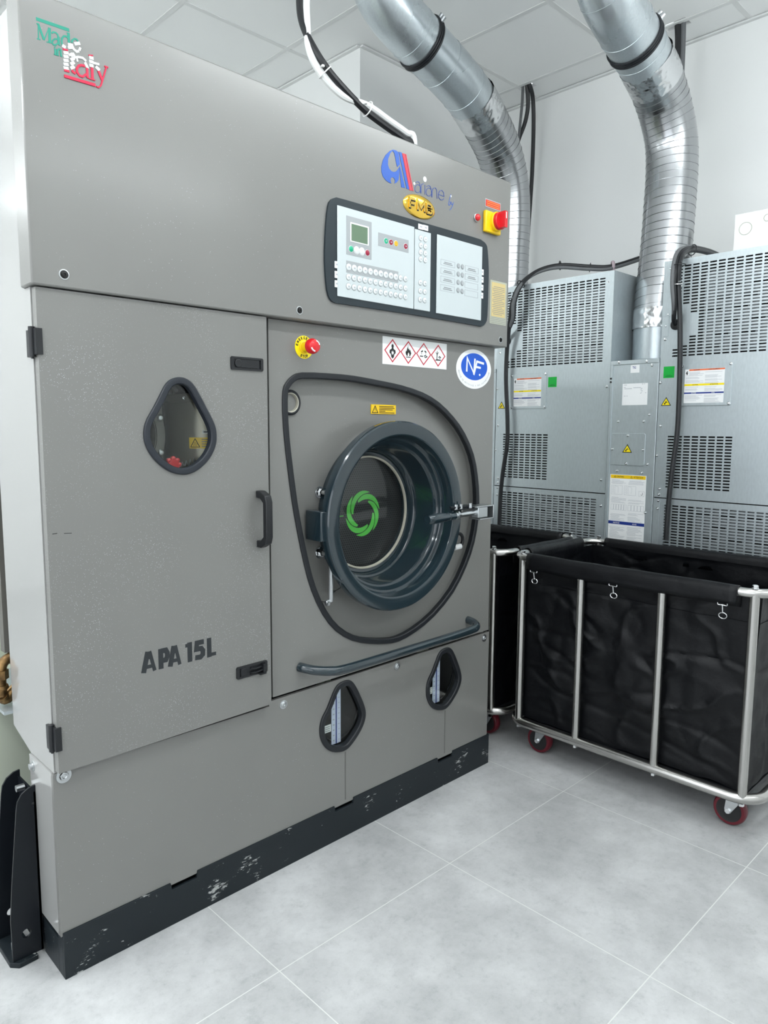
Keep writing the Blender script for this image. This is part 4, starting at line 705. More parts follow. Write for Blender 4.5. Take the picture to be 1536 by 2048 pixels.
# oval NF mark
mb = MB(); nc = (1.4235, 1.4410); mb.disc(F0, nc, .0935, .0655, 0, .0008, 0, 56); mb.disc(F0, (1.4245, 1.4490), .0705, .0450, .0008, .0012, 1, 56)
Nq = D['N']; mb.stroke(F0, [Nq[0], Nq[1], Nq[2], Nq[3]], .0075, .0012, .0018, 0); Fq = D['Fl']
mb.stroke(F0, [Fq[0], Fq[1], Fq[2]], .0075, .0012, .0019, 0); mb.stroke(F0, [Fq[3], Fq[4]], .0070, .0012, .0020, 0); mb.disc(F0, (1.4535, 1.4235), .0038, .0038, .0012, .0018, 0, 14)
for i, ch in enumerate('SERVICE DE NETTOYAGE A SEC AQUANETTOYAGE'):
    if ch == ' ': continue
    a_ = math.radians(188+164*i/39); mb.text(F0, ch, nc[0]+.0845*math.cos(a_), nc[1]+.0575*math.sin(a_), .0052, .0008, .0011, 2, width=.0036 if ch != 'I' else .001, center=True, rot=math.atan2(.0575*math.cos(a_), -.0845*math.sin(a_)))
mb.build('oval_quality_mark', [M['paper'], M['nf_blue'], M['ink_grey']], mach, smooth=0)

# lower panel with two sight windows, plinth, grab rail
lw_ = [smooth_loop(D['lt0'], 3), smooth_loop(D['lt1'], 3)]
lp = MB(); lp.poly(FM(0), [(-.004,.104),(1.540,.104),(1.540,.5035),(.5665,.4990),(.5665,.486),(-.004,.486)], -.012, 0, 0, [inset_loop(l, .006) for l in lw_]); lp.build('lower_panel', P_, mach, smooth=0, bevel=.001)
mb = MB(); mb.box(-.004, .010, .012, .147, .104, .486); mb.build('lower_side_panel', M['lit_side_grey'], mach, smooth=0)
for u, v in ((.614,.479),(1.062,.485),(1.512,.486)): screw(F0, u, v, .0085, 'panel_screw')
mb = MB(); o = Vector((.018,0,.4785)); mb.lathe([(.008,0),(.0165,0),(.0165,.0035),(.010,.004)], o, (0,-1,0), 24); mb.lathe([(.0095,.0035),(.0095,.007),(.006,.008),(.004,.006),(1e-5,.006)], o, (0,-1,0), 6); mb.build('panel_screw', M['zinc'], mach)
mb = MB(); o = Vector((-.004,.127,.463)); mb.lathe([(1e-5,0),(.012,0),(.012,.002),(.007,.0025),(.007,.008),(1e-5,.008)], o, (-1,0,0), 18); mb.build('panel_screw', M['zinc'], mach)
for i, l in enumerate(lw_):
    g = gasket(FM(0), l, .017, .007, 'sight_window_trim', mach, M['rubber'])
    cu = (sum(p[0] for p in l)/len(l), sum(p[1] for p in l)/len(l))
    MB().poly(FM(0), inset_loop(l, .006), -.010, -.008).build('sight_glass', M['glass'], g, smooth=0)
    t_ = D['therm%d' % i]; u0 = t_[0][0]-.004; u1 = u0+.036; zt = .480; zb = t_[2][1]-.002
    mb = MB(); FT = FM(.03); mb.rect(FT, u0, u1, zb, zt, 0, .002, 0); mb.rect(FT, (u0+u1)/2-.002, (u0+u1)/2+.002, zb, zt, .002, .003, 1)
    for k in range(11): mb.rect(FT, u0+.005, u0+.011, zb+.010+k*.0165, zb+.0135+k*.0165, .002, .0024, 2); mb.rect(FT, u1-.011, u1-.004, zb+.010+k*.0165, zb+.0115+k*.0165, .002, .0024, 2)
    mb.build('thermometer', [M['rod_blue'], M['navy'], M['text_grey']], g, smooth=0)
    mb = MB(); tg = (u0-.034, u0-.003, .334, .357) ; mb.rect(FM(.028), tg[0], tg[1], tg[2], tg[3], 0, .001, 0)
    for k in range(3): mb.rect(FM(.028), tg[0]+.004, tg[1]-.004, tg[2]+.004+k*.006, tg[2]+.006+k*.006, .001, .0012, 1)
    mb.build('paper_tag', [M['paper'], M['ink_grey']], g, smooth=0)
    mb = MB(); cx, cz = cu; mb.tube([(cx+.02+.085*math.cos(math.radians(a_)), .045, cz-.0+.092*math.sin(math.radians(a_))) for a_ in range(-130, 30, 8)], .0035, 8); mb.tube([(cx+.02+.094*math.cos(math.radians(a_)), .032, cz-.005+.098*math.sin(math.radians(a_))) for a_ in range(-130, 30, 8)], .003, 8); mb.build('sight_ring', M['chrome'], g)
    mb = MB(); mb.box(cx+.005, cx+.030, .12, .13, .36, .50); mb.box(cx+.036, cx+.055, .12, .13, .36, .50); mb.build('inner_wall', M['palegreen'], g, smooth=0)
for u, z0_, z1_ in ((.842,.115,.268),(1.301,.115,.270)): MB().poly(F0, [(u-.0022,z1_),(u+.0030,z1_),(u+.0022,.5*(z0_+z1_)),(u+.0032,z0_),(u-.0016,z0_),(u-.0020,.6*z0_+.4*z1_)], 0, .0002).build('drip_stain', M['stain'], mach, smooth=0)
pl = MB()
gaps = [(.262,.337),(.797,.874),(1.262,1.343)]
xs = [-.0]+[v_ for g_ in gaps for v_ in g_]+[1.549]
prof_p = [(0,0)]+[p for a_, b_ in gaps for p in ((a_,.112),)]
outl = [(0,.0),(1.549,.0),(1.549,.112)]
for a_, b_ in gaps[::-1]: outl += [(b_,.112),(b_-.003,.094),(a_+.003,.094),(a_,.112)]
outl += [(0,.112)]
pl.poly(FM(-.004), outl, -.008, 0); pl.box(0, 1.549, .03, 1.10, .0, .085); pl.box(0, .012, .0042, .03, .0, .1035); pl.box(1.537, 1.549, .0042, .03, .0, .1035); pl.build('plinth', M['plinth'], mach, smooth=0, bevel=.0012)
gr = MB(); gp = smooth_path([(.672,.002,.572),(.680,-.016,.570),(.700,-.038,.565),(.735,-.056,.560),(.79,-.064,.556),(1.0,-.065,.556),(1.2,-.065,.557),(1.352,-.064,.559),(1.392,-.057,.561),(1.412,-.036,.566),(1.416,-.012,.570),(1.416,.002,.571)], 6)
gr.tube(gp, .0135, 18); gr.build('grab_rail', M['teal'], mach)
# transport bracket bolted to the plinth, left
bk = MB()
out1 = [(-.004,.012),(-.0715,.012),(-.0720,.115),(-.066,.190),(-.0475,.372),(-.044,.392),(-.034,.408),(-.018,.418),(-.004,.420)]
FBk = lambda y: (lambda u, v, d: (u, y-d, v))
bk.poly(FBk(.117), out1, -.005, 0, 0, [ell((-.040,.070), .0105, .0105, 18), ell((-.0105,.378), .0035, .0035, 10)]); bk.poly(FBk(.222), out1, -.005, 0, 0, [ell((-.040,.070), .0105, .0105, 18), ell((-.0105,.378), .0035, .0035, 10)])
bk.box(-.009, -.0045, .117, .227, .012, .405); br_ = bk.build('transport_bracket', M['dark_metal'], mach, smooth=25)
MB().poly(lambda u, v, d: (u, v, d), [(-.020,.106),(-.062,.104),(-.078,.122),(-.078,.232),(-.020,.240)], 0, .0125).build('foot_plate', M['plinth'], br_, smooth=0, bevel=.002)
mb = MB(); mb.cyl((-.012,.17,.400), (-.03,.17,.400), .008, 10); mb.cyl((-.05,.165,.012), (-.05,.165,.03), .011, 6); mb.build('bracket_bolt', M['zinc'], br_)
# rear of the machine: pale casing, post, plate, brass fittings
MB().box(-.03, 1.50, .76, 1.10, .104, 1.75).build('rear_housing', M['palegreen'], mach, smooth=0)
MB().box(.0, .046, .30, .33, .69, 1.9).build('rear_post', M['inner_grey'], mach, smooth=0)
MB().box(-.02, .20, .262, .60, .548, .556).build('rear_shelf', M['galv'], mach, smooth=0)
MB().box(-.03, 1.2, .40, .76, .104, .54).build('lower_rear_casing', M['palegreen'], mach, smooth=0)
mb = MB(); mb.tube(smooth_path([(.06,.30,.675),(.02,.30,.678),(-.004,.30,.668),(-.012,.30,.640),(-.012,.30,.585)], 5), .0125, 14); mb.lathe([(.018,0),(.018,.022)], (-.012,.30,.628), (0,0,1), 6, 0, True); mb.lathe([(.0155,0),(.0175,.003),(.0155,.010)], (-.012,.30,.602), (0,0,1), 16); mb.tube(smooth_path([(-.012,.30,.585),(.0,.305,.575),(.03,.31,.598)], 5), .015, 12); mb.lathe([(.017,0),(.017,.012)], (.010,.30,.677), (1,0,0), 16); mb.build('brass_elbow', M['brass'], mach)
# ---------------------------------------------------------------- ventilated cabinets along the right wall
def slots(fr, mb, u0, u1, v0, v1, ru0, ru1, rv0, rv1, nc, nr, su, sv, d0, d1, skip=None, mi=0):
    """sheet u0..u1 x v0..v1 with an nc x nr field of slots in ru0..ru1 x rv0..rv1"""
    pu = (ru1-ru0-su)/(nc-1); pv = (rv1-rv0-sv)/(nr-1)
    us = [u0]; vs = [v0]
    for i in range(nc): us += [ru0+i*pu, ru0+i*pu+su]
    for j in range(nr): vs += [rv0+j*pv, rv0+j*pv+sv]
    us.append(u1); vs.append(v1); nu = len(us); nv = len(vs)
    def hole(i, j):
        if i < 0 or j < 0 or i >= nu-1 or j >= nv-1: return True
        if i % 2 == 1 and j % 2 == 1: return not (skip and skip((us[i]+us[i+1])/2, (vs[j]+vs[j+1])/2))
        return False
    pts = {}; verts = []
    def vid(i, j, k):
        if (i, j, k) not in pts: pts[(i,j,k)] = len(verts); verts.append(fr(us[i], vs[j], d1 if k else d0))
        return pts[(i,j,k)]
    fs = []
    for i in range(nu-1):
        for j in range(nv-1):
            if hole(i, j): continue
            fs.append((vid(i,j,1), vid(i+1,j,1), vid(i+1,j+1,1), vid(i,j+1,1))); fs.append((vid(i,j,0), vid(i,j+1,0), vid(i+1,j+1,0), vid(i+1,j,0)))
            for di, dj, a, b in ((-1,0,(i,j),(i,j+1)), (1,0,(i+1,j),(i+1,j+1)), (0,-1,(i,j),(i+1,j)), (0,1,(i,j+1),(i+1,j+1))):
                if hole(i+di, j+dj): fs.append((vid(*a,0), vid(*b,0), vid(*b,1), vid(*a,1)))
    mb.add(verts, fs, mi)
CX = 2.5; CW = .632
def hand_triangle(mb, fr, u, v, s, d):
    mb.poly(fr, [(u-s*.62,v-s*.4),(u+s*.62,v-s*.4),(u,v+s*.62)], 0, d, 1); mb.poly(fr, [(u-s*.48,v-s*.32),(u+s*.48,v-s*.32),(u,v+s*.46)], d, d+.0003, 0)
    mb.stroke(fr, [(u-s*.22,v-s*.16),(u-s*.02,v-s*.02),(u+s*.02,v+s*.16)], s*.10, d+.0003, d+.0006, 1); mb.stroke(fr, [(u-s*.10,v-s*.06),(u+s*.20,v-s*.02)], s*.06, d+.0003, d+.0007, 1); mb.stroke(fr, [(u-s*.25,v-s*.2),(u-s*.05,v-s*.2)], s*.08, d+.0003, d+.0005, 1)
def cabinet(ul, label, green, first):
    """ul = u (= -y) of the left edge as seen from the room"""
    fr0 = FC(CX); fr = lambda u, v, d: fr0(ul+u, v, d)
    t = thing('ventilated_cabinet', (CX+.3, -(ul+CW/2), 0), label, 'ventilation cabinet', 'slotted metal cabinets by the right wall')
    sh = MB()
    sh.box(CX+.002, CX+.60, -(ul+CW), -(ul+CW)+.002, .05, 1.940); sh.box(CX+.002, CX+.60, -ul-.002, -ul, .05, 1.940); sh.box(CX+.002, CX+.60, -(ul+CW), -ul, 1.9395, 1.941); sh.box(CX+.59, CX+.60, -(ul+CW), -ul, .05, 1.94); sh.box(CX+.002, CX+.60, -(ul+CW), -ul, .0, .06)
    sh.build('casing', M['galv'], t, smooth=0)
    up = MB(); skip = lambda u, v: (u-ul*0-.045)**2+(v-1.676)**2 < .0098 and u < .15
    # upper sheet: top grille, plain middle, small grille
    slots(fr, up, 0.0, CW, 1.53, 1.941, .051, .590, 1.545, 1.9145, 16, 30, .0268, .0062, -.0015, 0, skip)
    up.rect(fr, 0.0, CW, 1.2145+.006, 1.53, -.0015, 0)
    slots(fr, up, 0.0, CW, .949, 1.2205, .050, .3145, .9935, 1.2140, 8, 18, .0268, .0062, -.0015, 0)
    up.build('upper_panel', M['galv'], t, smooth=0)
    lo = MB(); slots(fr, lo, 0.0, CW, .06, .9445, .050, .586, .47, .9190, 16, 37, .0268, .0062, -.0015, 0); lo.build('lower_panel', M['galv'], t, smooth=0)
    # perforated sheet some way behind the front: staggered slots, seen through the front slots
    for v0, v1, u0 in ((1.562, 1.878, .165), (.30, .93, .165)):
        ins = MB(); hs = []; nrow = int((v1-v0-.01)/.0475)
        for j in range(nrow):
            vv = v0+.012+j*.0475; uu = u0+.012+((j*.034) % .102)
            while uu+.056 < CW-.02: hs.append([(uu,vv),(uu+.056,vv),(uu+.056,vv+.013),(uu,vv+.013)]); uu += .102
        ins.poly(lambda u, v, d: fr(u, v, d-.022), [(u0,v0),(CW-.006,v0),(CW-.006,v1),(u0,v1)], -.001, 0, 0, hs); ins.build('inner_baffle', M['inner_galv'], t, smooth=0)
    MB().box(CX+.12, CX+.125, -(ul+CW)+.003, -ul-.003, .06, 1.935).build('slot_shade_back', M['shade_fill'], t, smooth=0)  # near-black sheet stands in for the shade behind the slots
    for a in ((.0,.040,1.715,1.941,.003), (.006,.030,1.632,1.715,.0022), (.0,.028,.62,.9445,.0015)): MB().rect(fr, a[0], a[1], a[2], a[3], 0, a[4]).build('edge_strip', M['galv'], t, smooth=0)
    g_ = MB(); g_.lathe([(1e-5,.0),(.022,.0),(.022,.004),(.016,.006),(1e-5,.006)], fr(.060, 1.677, 0), (-1,0,0), 24); g_.build('cable_gland', M['black'], t)
    p = MB(); p.poly(fr, [(.090,1.339),(.297,1.339),(.301,1.343),(.301,1.502),(.292,1.510),(.090,1.510)], 0, .004); ap = p.build('access_plate', M['galv'], t, smooth=0, bevel=.0012)
    mb = MB(); a0, a1, b0, b1 = .1115, .272, 1.351, 1.489; D4 = .004
    mb.rect(fr, a0, a1, b0, b1, D4, D4+.0005, 0); mb.rect(fr, a0+.017, a1, b1-.0065, b1-.0005, D4+.0005, D4+.0008, 1); mb.rect(fr, a0, a1, b1-.0680, b1-.0600, D4+.0005, D4+.0008, 2); mb.rect(fr, a0, a1, b0+.0375, b0+.0435, D4+.0005, D4+.0008, 3)
    d_ = D4+.0008
    mb.text(fr, 'WARNING', a0+.035, b1-.0055, .0040, d_, d_+.0002, 4, width=.026, bold=.01); mb.text(fr, 'AVERTISSEMENT', a0+.096, b1-.0055, .0040, d_, d_+.0002, 4, width=.044, bold=.01)
    mb.text(fr, 'CAUTION', a0+.032, b1-.0660, .0042, d_, d_+.0002, 4, width=.024, bold=.01); mb.text(fr, 'ATTENTION', a0+.104, b1-.0660, .0042, d_, d_+.0002, 4, width=.032, bold=.01)
    mb.text(fr, 'NOTICE', a0+.030, b0+.0390, .0034, d_, d_+.0002, 0, width=.020, bold=.01); mb.text(fr, 'AVIS', a0+.112, b0+.0390, .0034, d_, d_+.0002, 0, width=.013, bold=.01)
    mb.stroke(fr, [(a0+.010,b1-.008),(a0+.006,b1-.016),(a0+.010,b1-.016),(a0+.008,b1-.023)], .004, D4+.0005, D4+.0008, 4)
    rr = random.Random(3)
    for (c0, c1) in ((a0+.004, a0+.079), (a0+.083, a1-.004)):
        for zt, zb, st_ in ((b1-.011, b1-.056, .0032), (b1-.071, b0+.048, .0032), (b0+.034, b0+.004, .0032)):
            z = zt
            while z > zb:
                z -= st_
                if rr.random() < .85: mb.rect(fr, c0 if c0 > a0+.02 or z < b1-.024 else a0+.018, c1-rr.random()*.03, z, z+.0011, D4+.0005, D4+.0006, 5)
    mb.build('instruction_label', [M['paper'], M['orange'], M['lemon'], M['navy'], M['ink'], M['text_grey']], ap, smooth=0)
    mb = MB(); gu, gv = green; mb.rect(fr, gu, gu+.047, gv, gv+.048, 0, .0006, 0); mb.rect(fr, gu+.008, gu+.039, gv+.006, gv+.0085, .0006, .0009, 1); mb.rect(fr, gu+.014, gu+.033, gv+.011, gv+.0125, .0006, .0009, 1); mb.build('green_sticker', [M['sticker_green'], M['sticker_green_dark']], t, smooth=0)
    mb = MB(); hand_triangle(mb, fr, .0345, 1.356, .036, .0006); mb.build('hand_hazard_sign', [M['lemon'], M['ink']], t, smooth=0)
    for u, v in ((.026,1.908),(.026,1.722),(.018,1.675),(.018,1.620),(.606,1.895),(.618,1.432),(.608,1.010),(.612,.890),(.016,1.256),(.025,.986),(.023,.962),(.022,.935),(.020,.900),(.006,1.130),(.006,1.44)): screw(fr, u, v, .0042, 'cabinet_screw', t, M['chrome'], 1.4)
    for u, v in ((.294,1.503),(.294,1.347),(.098,1.503),(.098,1.347)): screw(lambda a, b, c: fr(a, b, c+.004), u, v, .0042, 'plate_screw', t, M['chrome'], 1.4)
    return t
cabinet(-.715, 'galvanised slotted cabinet directly right of the grey machine, behind the partly hidden cart', (.308, 1.440), True)
cabinet(.147, 'galvanised slotted cabinet at the right edge with glaring white upper grille', (.017, 1.458), False)

def duct_box(ul, wd, label, full):
    fr0 = FC(CX-.002); fr = lambda u, v, d: fr0(ul+u, v, d)
    t = thing('duct_cabinet', (CX+.25, -(ul+wd/2), 0), label, 'duct cabinet', 'narrow metal cabinets under the ducts')
    b = MB().box(CX-.002, CX+.52, -(ul+wd), -ul, .0, 1.543).build('casing', M['galv'], t, smooth=0, bevel=.002)
    MB().rect(fr, 0, wd, 1.525, 1.543, 0, .004).build('top_flange', M['galv'], t, smooth=0, bevel=.001)
    if not full: return t
    MB().rect(fr, .0, .012, .05, 1.525, 0, .004).build('edge_strip', M['galv'], t, smooth=0)
    c = MB(); c.poly(fr, [(.017,1.081),(.172,1.081),(.178,1.087),(.178,1.217),(.172,1.223),(.017,1.223)], 0, .003); cv_ = c.build('cover_plate', M['galv'], t, smooth=0, bevel=.001)
    for u, v in ((.096,1.214),(.024,1.152),(.170,1.152),(.094,1.089)): screw(lambda a, b_, c_: fr(a, b_, c_+.003), u, v, .0040, 'plate_screw', t, M['chrome'], 1.4)
    for u, v in ((.040,1.535),(.170,1.533),(.192,1.515),(.045,1.276),(.166,1.276),(.190,1.305),(.192,1.090),(.050,1.055),(.168,1.052),(.192,.877)): screw(lambda a, b_, c_: fr(a, b_, c_+(.004 if v > 1.525 else 0)), u, v, .0040, 'cabinet_screw', t, M['chrome'], 1.4)
    mb = MB(); hand_triangle(mb, lambda u, v, d: fr(u, v, d+.003), .096, 1.1525, .037, .0006); mb.build('hand_hazard_sign', [M['lemon'], M['ink']], cv_, smooth=0)
    for v in (1.466, 1.451): MB().cyl(fr(.004, v, 0), fr(.004, v, .006), .0045, 12).build('rubber_plug', M['ink'], t)
    mb = MB(); mb.rect(fr, .094, .135, 1.487, 1.521, 0, .0005, 0); mb.text(fr, 'TIG', .103, 1.505, .0095, .0005, .0008, 1, width=.016, bold=.02); mb.build('small_white_label', [M['paper'], M['navy']], t, smooth=0)
    mb = MB(); mb.rect(fr, .060, .177, 1.347, 1.441, 0, .0005, 0)
    for u0, u1, v in ((.066,.080,1.434),(.066,.075,1.424),(.068,.104,1.418),(.110,.146,1.421),(.150,.156,1.436),(.160,.164,1.436),(.068,.075,1.386),(.080,.085,1.386),(.166,.171,1.398)): mb.rect(fr, u0, u1, v, v+.0022, .0005, .0007, 1)
    for k in range(7): mb.rect(fr, .143+(k*7 % 5)*.0022, .149+(k*5 % 4)*.0018, 1.397+k*.0035, 1.399+k*.0035, .0005, .0007, 1)
    mb.build('rating_label', [M['paper'], M['text_grey']], t, smooth=0)
    # tall instruction sheet
    mb = MB(); a0, a1, b0, b1 = .018, .190, .700, 1.0385; d_ = .0008
    mb.rect(fr, a0, a1, b0, b1, 0, .0005, 0); mb.rect(fr, a0+.003, a1-.003, b1-.0175, b1-.002, .0005, .0008, 1)
    mb.text(fr, 'CAUTION', a0+.032, b1-.0130, .0070, d_, d_+.0002, 2, width=.034, bold=.01); mb.text(fr, 'ATTENTION', a0+.113, b1-.0130, .0070, d_, d_+.0002, 2, width=.044, bold=.01)
    for u in (a0+.024, a0+.103): mb.stroke(fr, [(u-.0045,b1-.0135),(u+.0045,b1-.0135),(u,b1-.006)], .0011, d_, d_+.0003, 2, True)
    mb.rect(fr, a0, a1, b1-.2255, b1-.2115, .0005, .0008, 3); mb.text(fr, 'NOTICE', a0+.024, b1-.2220, .0060, d_, d_+.0002, 0, width=.030, bold=.01); mb.text(fr, 'AVIS', a0+.116, b1-.2220, .0060, d_, d_+.0002, 0, width=.020, bold=.01)
    rr = random.Random(11)
    for c0, c1 in ((a0+.006, a0+.082), (a0+.089, a1-.006)):
        for zt, zb in ((b1-.022, b1-.042), (b1-.100, b1-.128), (b1-.168, b1-.207), (b1-.231, b0+.006)):
            z = zt
            while z > zb:
                z -= .0040
                if rr.random() < .88: mb.rect(fr, c0+(rr.random()*.006), c1-rr.random()**2*.04, z, z+.0012, .0005, .0006, 4)
    for x0, x1 in ((a0+.008, a0+.062), (a0+.072, a0+.126)):
        mb.stroke(fr, [(x0,b1-.090),(x1,b1-.090),(x1,b1-.050),(x0,b1-.050)], .0009, .0005, .0006, 4, True); mb.stroke(fr, [(x0+.018,b1-.088),(x0+.018,b1-.052),(x0+.034,b1-.056),(x0+.034,b1-.084)], .0008, .0005, .00062, 4)
        for k in range(3): mb.stroke(fr, ell((x0+.009, b1-.058-k*.011), .004, .004, 12), .0007, .0005, .0006, 4, True)
    mb.stroke(fr, [(a0+.140,b1-.092),(a0+.165,b1-.092),(a0+.165,b1-.070),(a0+.140,b1-.070)], .0009, .0005, .0006, 4, True); mb.stroke(fr, [(a0+.157,b1-.075),(a0+.157,b1-.085),(a0+.153,b1-.087),(a0+.150,b1-.084)], .0016, .0005, .0007, 2)
    for x0, x1, n in ((a0+.010, a0+.084, 6), (a0+.092, a0+.166, 5)):
        mb.stroke(fr, [(x0,b1-.160),(x1,b1-.160),(x1,b1-.135),(x0,b1-.135)], .0009, .0005, .0006, 4, True)
        for k in range(1, n): u = lerp(x0, x1, k/n); mb.rect(fr, u-.0012, u+.0012, b1-.159, b1-.136, .0005, .0006, 4)
    mb.build('instruction_sheet', [M['paper'], M['yellow'], M['ink'], M['navy'], M['text_grey']], t, smooth=0)
    return t
duct_box(-.079, .2235, 'narrow metal cabinet with tall printed caution sheet between the two slotted cabinets', True)
duct_box(-.942, .2235, 'narrow metal cabinet mostly hidden behind the right side of the grey machine', False)

# ---------------------------------------------------------------- exhaust ducts
def ring_pts(c, t, r, n, up):
    a = (up - t*up.dot(t)).normalized(); b = t.cross(a); return [c+(a*math.cos(2*PI*j/n)+b*math.sin(2*PI*j/n))*r for j in range(n)]
def resample(pts, step):
    P = smooth_path(pts, 24); out = [P[0]]; acc = 0
    for i in range(1, len(P)):
        d = (P[i]-P[i-1]).length
        while acc+d >= step:
            t = (step-acc)/d; q = P[i-1].lerp(P[i], t); out.append(q); P[i-1] = q; d = (P[i]-q).length; acc = 0
        acc += d
    return out
def corrugated(pts, r, name, m_, parent, seam=9, wob=.0):
    P = resample(pts, .0042); mb = MB(); rings = []; n = 44
    for i, p in enumerate(P):
        t = (P[min(i+1,len(P)-1)]-P[max(i-1,0)]).normalized(); rr = r+(.0005 if i % 2 else -.0005)
        rr += wob*noise.noise(Vector((i*.05, r*7, 1.3)))
        rings.append(ring_pts(p, t, rr, n, Vector((0,1,0))))
    mb.rings(rings, True, False); ho = mb.build(name, m_, parent, smooth=80)
    mb = MB(); hx = []
    for i in range(len(P)*4-4):                               # spiral seam, one turn every 36 mm
        k = i//4; p = P[k].lerp(P[k+1], (i % 4)/4); t = (P[min(k+1,len(P)-1)]-P[max(k-1,0)]).normalized(); a = (Vector((0,1,0))-t*t.y).normalized(); b = t.cross(a); th = i*.00105/.036*2*PI
        hx.append(p+(a*math.cos(th)+b*math.sin(th))*(r+.0006))
    mb.tube(hx, .0013, 5); mb.build('spiral_seam', m_, ho); return ho
def sleeve(pts, r, name, m_, parent, crinkle=0, seams=(), step=.012, n=48, smooth=40):
    P = resample(pts, step); mb = MB(); rings = []
    for i, p in enumerate(P):
        t = (P[min(i+1,len(P)-1)]-P[max(i-1,0)]).normalized(); q = ring_pts(p, t, r, n, Vector((0,1,0)))
        if crinkle: q = [p+(v-p)*(1+crinkle*noise.noise(v*60)+crinkle*.45*abs(noise.noise(v*130))) for v in q]
        rings.append(q)
    mb.rings(rings, True, False)
    for s_ in seams:
        i = min(len(P)-2, max(1, int(s_*len(P)))); t = (P[i+1]-P[i-1]).normalized(); mb.tube(ring_pts(P[i], t, r+.0005, 40, Vector((0,1,0))), .0016, 6, False, 0, True)
    return mb.build(name, m_, parent, smooth=smooth)
def clamp(c, t, r, parent, bolt_dir):
    c = Vector(c); t = Vector(t).normalized(); mb = MB()
    for s_, rr in ((-.011,.0055), (.0,.0045), (.011,.0055)): mb.tube(ring_pts(c+t*s_, t, r+.003, 48, Vector((0,1,0))), rr, 8, False, 0, True)
    cl = mb.build('clamp', M['rubber'], parent)
    b = Vector(bolt_dir); b = (b-t*b.dot(t)).normalized(); w_ = t.cross(b); o = c+b*(r+.012); mb = MB(); mb.cyl(o-w_*.02, o+w_*.02, .0045, 10); mb.cyl(o-w_*.014-b*.012, o-w_*.012+b*.012, .010, 10); mb.cyl(o+w_*.010-b*.012, o+w_*.012+b*.012, .010, 10); mb.build('clamp_bolt', M['zinc'], cl)
def duct(base, pts_flex, pts_rigid, clamp_at, r, label, rod):
    t = thing('exhaust_duct', base, label, 'exhaust duct', 'silver exhaust ducts to the ceiling')
    b = Vector(base)
    sleeve([b, b+Vector((0,0,.09)), b+Vector((0,0,.18))], r*.97, 'duct_collar', M['duct'], t, 0, (.04,))
    sleeve([b+Vector((0,0,.15)), b+Vector((0,0,.19)), b+Vector((.001,0,.235))], r*1.012, 'foil_tape', M['foil'], t, .022, (), .004, 110, 25)
    corrugated([tuple(b+Vector((0,0,.20)))]+pts_flex, r, 'flexible_hose', M['alu'], t, 9, .0004)
    e = pts_flex[-2:]; a0, a1 = Vector(e[0]), Vector(e[1]); dr = (a1-a0).normalized()
    sleeve([a1-dr*.10, a1-dr*.05, a1+dr*.02], r*1.02, 'foil_tape', M['foil'], t, .022, (), .004, 110, 25)
    R_ = [a1-dr*.02]+[Vector(p) for p in pts_rigid]
    pp = sleeve(R_, r*.985, 'rigid_pipe', M['duct'], t, 0, (.14,.34,.56,.80))
    c_, tt_ = clamp_at; clamp(c_, tt_, r*.985, t, (.3,-.7,.55))
    mb = MB(); mb.cyl(tuple(Vector(c_)+Vector((0,0,r))), (c_[0], c_[1], ZC+.02), .004, 8); mb.build('hanger_rod', M['zinc'], t)
    return t
duct((2.705,-.033,1.543), [(2.715,-.033,1.85),(2.745,-.033,2.05),(2.765,-.030,2.25),(2.778,-.026,2.40),(2.765,-.022,2.53),(2.70,-.014,2.655),(2.60,-.016,2.735),(2.52,-.018,2.775)], [(2.40,-.022,2.815),(2.28,-.026,2.852),(2.18,-.028,2.893),(2.11,-.03,2.95),(2.08,-.03,3.03),(2.075,-.03,3.11),(2.075,-.03,3.195)], ((2.395,-.022,2.817), (-.94,-.03,.33)), .1105,
     'large silver flexible duct rising from the narrow cabinet between the slotted cabinets', None)
duct((2.74,.845,1.543), [(2.74,.845,1.85),(2.74,.843,2.15),(2.735,.838,2.35),(2.70,.83,2.52),(2.60,.815,2.66),(2.46,.79,2.745),(2.33,.765,2.80)], [(2.20,.745,2.835),(2.02,.735,2.885),(1.86,.73,2.93),(1.74,.728,2.975),(1.67,.728,3.03),(1.64,.728,3.10),(1.635,.728,3.195)], ((1.93,.732,2.91), (-.96,-.02,.27)), .113,
     'silver duct emerging behind the top right corner of the grey machine', None)

# ---------------------------------------------------------------- cables
def bundle(name, loc, label, specs, ties, group=None):
    t = thing(name, loc, label, 'cable', group)
    for pname, pts, r, m_ in specs: MB().tube(smooth_path(pts, 6), r, 10).build(pname, M[m_], t)
    for c, tt_, r, m_ in ties:
        c = Vector(c); tv = Vector(tt_).normalized(); up = Vector((0,0,1)) if abs(tv.z) < .8 else Vector((1,0,0)); mb = MB(); mb.tube(ring_pts(c, tv, r, 18, up), .0022, 6, False, 0, True); o = c+Vector((-.6,-.4,.3)).normalized()*r; mb.box(o.x-.004, o.x+.004, o.y-.004, o.y+.004, o.z-.003, o.z+.003); mb.build('cable_tie', M[m_], t)
    return t
def off(pts, d): return [tuple(Vector(p)+Vector(d)) for p in pts]
def into(pts, d, end, keep): return [tuple(Vector(p)+Vector(d)*min(1, (keep-i)/3)) for i, p in enumerate(pts[:keep])]+[(end[0]-.035, end[1], end[2]+.012), end]
PL, PLg, PR, PRg = PATHS['cabL'], PATHS['cabLg'], PATHS['cabR'], PATHS['cabRg']
GL, GR = (2.515,.655,1.677), (2.515,-.207,1.677)
